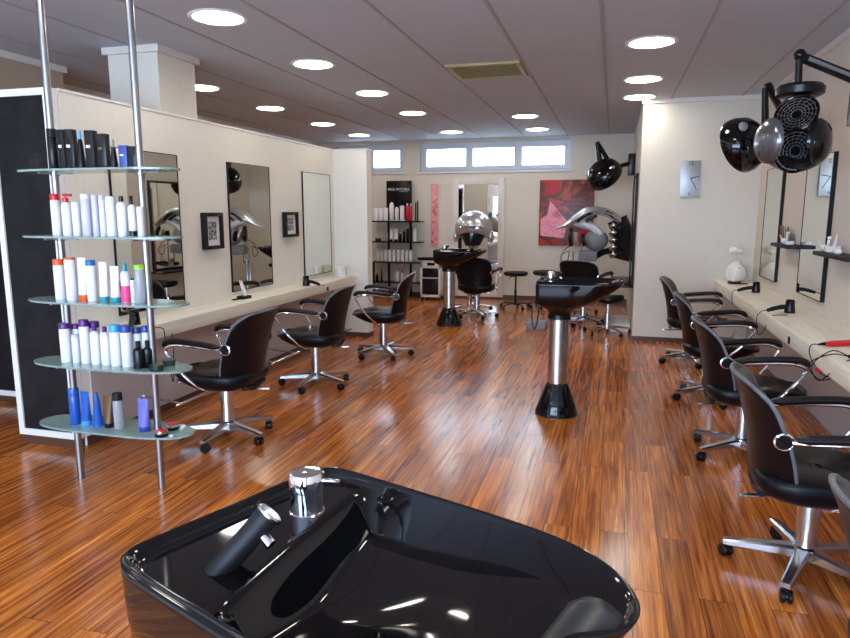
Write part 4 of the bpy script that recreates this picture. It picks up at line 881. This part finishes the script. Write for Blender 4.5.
# cordless trimmer in stand (left), clipper in stand (right)
def trimmer(loc, rz, label):
    t = empty('hair_trimmer', loc, rz, label=label, cat='hair trimmer')
    MB().box((0, 0, .014), (.11, .075, .028), bev=.008).box((-.09, .01, .006), (.08, .03, .010), bev=.003).build('charging_stand', 'blackp', t)
    MB().tube([(.015, 0, .02), (.0, 0, .07), (-.035, 0, .155)], [.017, .020, .015], 14, flat=.8).build('trimmer_body', 'whiteframe', t)
    MB().tube([(-.035, 0, .155), (-.041, 0, .170)], [.014, .011], 12, flat=.6).build('blade', 'steel', t)
trimmer((-3.0, 4.95, .72), R(80), 'white hair trimmer leaning in a black stand on the left counter')
trimmer((1.22, 7.36, .72), R(190), 'white and black hair clipper in a stand at the far end of the right counter')
# canister
t = empty('canister', (-2.97, 6.98, .72), 0, label='white lidded canister on the left counter beside the far mirror', cat='canister')
MB().lathe([(.058, 0), (.062, .004), (.062, .10), (0, .10)], seg=32).build('container', 'porcelain', t)
MB().lathe([(.066, .10), (.067, .104), (.067, .122), (.060, .127), (0, .128)], seg=32).build('lid', 'white', t)
# flower vase on the right
t = empty('flower_vase', (1.27, 7.64, .72), 0, label='white round vase with a white flower at the far end of the right counter', cat='vase')
MB().lathe([(.05, 0), (.09, .02), (.112, .08), (.098, .15), (.05, .195), (.036, .215), (.040, .225), (.032, .225), (0, .21)], seg=32).build('vase', 'porcelain', t)
MB().tube(arc([(0, 0, .20), (.01, 0, .27), (-.01, -.01, .325)], 4), .005, 8).build('stem', 'offwhite', t)
fl = MB()
for k in range(7): a = 2*PI*k/7; fl.ball((-.01+.042*math.cos(a), .030*math.sin(a)-.02, .325+.016*(k % 2)), .034, (1, 1, .9), 12)
fl.ball((-.01, -.02, .35), .026, (1, 1, .8), 12).build('blossom', 'porcelain', t)
# red handled straightener
t = empty('hair_straightener', (1.235, 4.04, .72), R(20), label='red hair straightener lying on the right counter at the picture edge', cat='hair straightener')
MB().tube([(-.10, 0, .017), (-.06, 0, .018), (.10, 0, .022), (.22, 0, .020)], [.011, .016, .018, .013], 14).build('handle', 'red', t)
MB().tube([(-.10, 0, .017), (-.135, 0, .015)], [.010, .005], 10).build('cable_sleeve', 'blackp', t)
cable([(-.135, 0, .015), (-.165, .01, .012), (-.185, .0, -.02), (-.185, -.03, -.07), (-.175, -.06, -.10)], 'power_cable', t)
MB().tube([(-.175, -.06, -.10), (-.170, -.085, -.128)], [.012, .010], 10).build('cable_joint', 'red', t)
cable([(-.170, -.085, -.128), (-.165, -.14, -.13), (-.15, -.19, -.11), (-.16, -.22, -.03), (-.10, -.26, .004), (0, -.30, .004)], 'power_cable', t)
t = empty('curling_iron', (1.22, 3.72, .72), R(25), label='black curling iron with tangled cable below the red straightener', cat='curling iron')
MB().tube([(-.06, 0, .014), (.02, 0, .016), (.12, .02, .016)], [.009, .013, .013], 12).build('handle', 'blackp', t)
MB().tube([(.12, .02, .016), (.30, .05, .016)], .011, 12).build('barrel', 'steel', t)
cable([(-.06, 0, .014), (-.11, .04, .02), (-.14, .12, -.02), (-.15, .16, -.07), (-.14, .10, -.12), (-.135, .02, -.10), (-.10, -.04, .004), (.04, -.06, .004)], 'power_cable', t)
cable([(-.05, .005, .014), (-.10, .07, .03), (-.145, .14, -.06), (-.14, .09, -.13), (-.13, .0, -.05), (-.06, -.03, .004), (.0, -.02, .004)], 'power_cable', t)

# small shelves on the right wall with ornaments
def wall_shelf(y0, y1, z, lab):
    t = empty('wall_shelf', (XR, (y0+y1)/2, z), 0, label=lab, cat='shelf', group='black shelves between the right mirrors')
    MB().b2((-.13, y0-(y0+y1)/2, -.028), (0, (y1-y0)/2, 0), .002).build('shelf_board', 'blackm', t)
wall_shelf(5.90, 6.46, 1.185, 'short black shelf on the right wall between the two mirrors')
wall_shelf(4.45, 5.16, 1.185, 'short black shelf on the right wall at the picture edge')
z = 1.185
def figurine(loc, rz, lab, k=1):
    t = empty('figurine', loc, rz, label=lab, cat='ornament')
    MB().ball((0, 0, .022*k), .024*k, (1.3, .8, .92)).ball((.025*k, 0, .055*k), .014*k, (.7, .7, 1.6)).ball((.03*k, 0, .085*k), .012*k, (1.3, .8, .9)).build('body', 'porcelain', t)
    MB().tube([(-.02*k, 0, .03*k), (-.05*k, 0, .07*k)], [.012*k, .003*k], 8, flat=.4).build('wing', 'porcelain', t)
figurine((1.385, 6.18, z), R(-60), 'small white bird ornament on the far right wall shelf', 1.1)
figurine((1.385, 5.06, z), R(-60), 'small white bird ornament on the near right wall shelf', 1.1)
MB().lathe([(.02, 0), (.034, .004), (.038, .03), (.034, .028), (.028, .008), (0, .006)], seg=24).build('trinket_dish', 'porcelain', loc=(1.385, 6.00, z), label='small white dish on the far right wall shelf', cat='dish')
MB().box((0, 0, .075), (.008, .10, .15), (0, R(-8), 0)).build('postcard', 'card', loc=(1.41, 6.38, z), label='small brown card leaning on the far right wall shelf', cat='card')
MB().box((0, 0, .07), (.008, .12, .14), (0, R(-8), 0)).build('postcard', 'photo', loc=(1.42, 6.26, z), label='black and white card leaning behind the white bird on the far shelf', cat='card')
t = empty('ornament_bowl', (1.385, 4.88, z), 0, label='white bowl with a leaning white feather on the near right wall shelf', cat='bowl')
MB().lathe([(.025, 0), (.045, .01), (.052, .045), (.048, .045), (.038, .012), (0, .01)], seg=24).build('bowl', 'porcelain', t)
MB().tube([(0, .0, .012), (.0, -.03, .07), (0, -.06, .13)], [.004, .012, .003], 8, flat=.3).build('feather', 'porcelain', t)
for y, l2 in ((4.76, 'left'), (4.70, 'right')):
    MB().ball((0, 0, .018), .018).build('white_ball', 'porcelain', loc=(1.37, y, z), label='small white ball ornament, %s of two on the near wall shelf' % l2, cat='ornament')

# yellow poster with dark discs on the outer wall near the shop front
t = empty('poster', (XO, -.13, .9), 0, label='yellow poster with dark discs reflected in the back wall mirror', cat='poster')
MB().b2((.002, -.47, 0), (.012, .47, 1.25)).build('sheet', 'yellow', t)
for k in range(3): MB().lathe([(0, 0), (.16, 0), (.16, .003), (0, .003)], (.012, .0, .22+k*.4), 28, Matrix.Rotation(R(90), 3, 'Y')).build('disc', 'blackm', t)
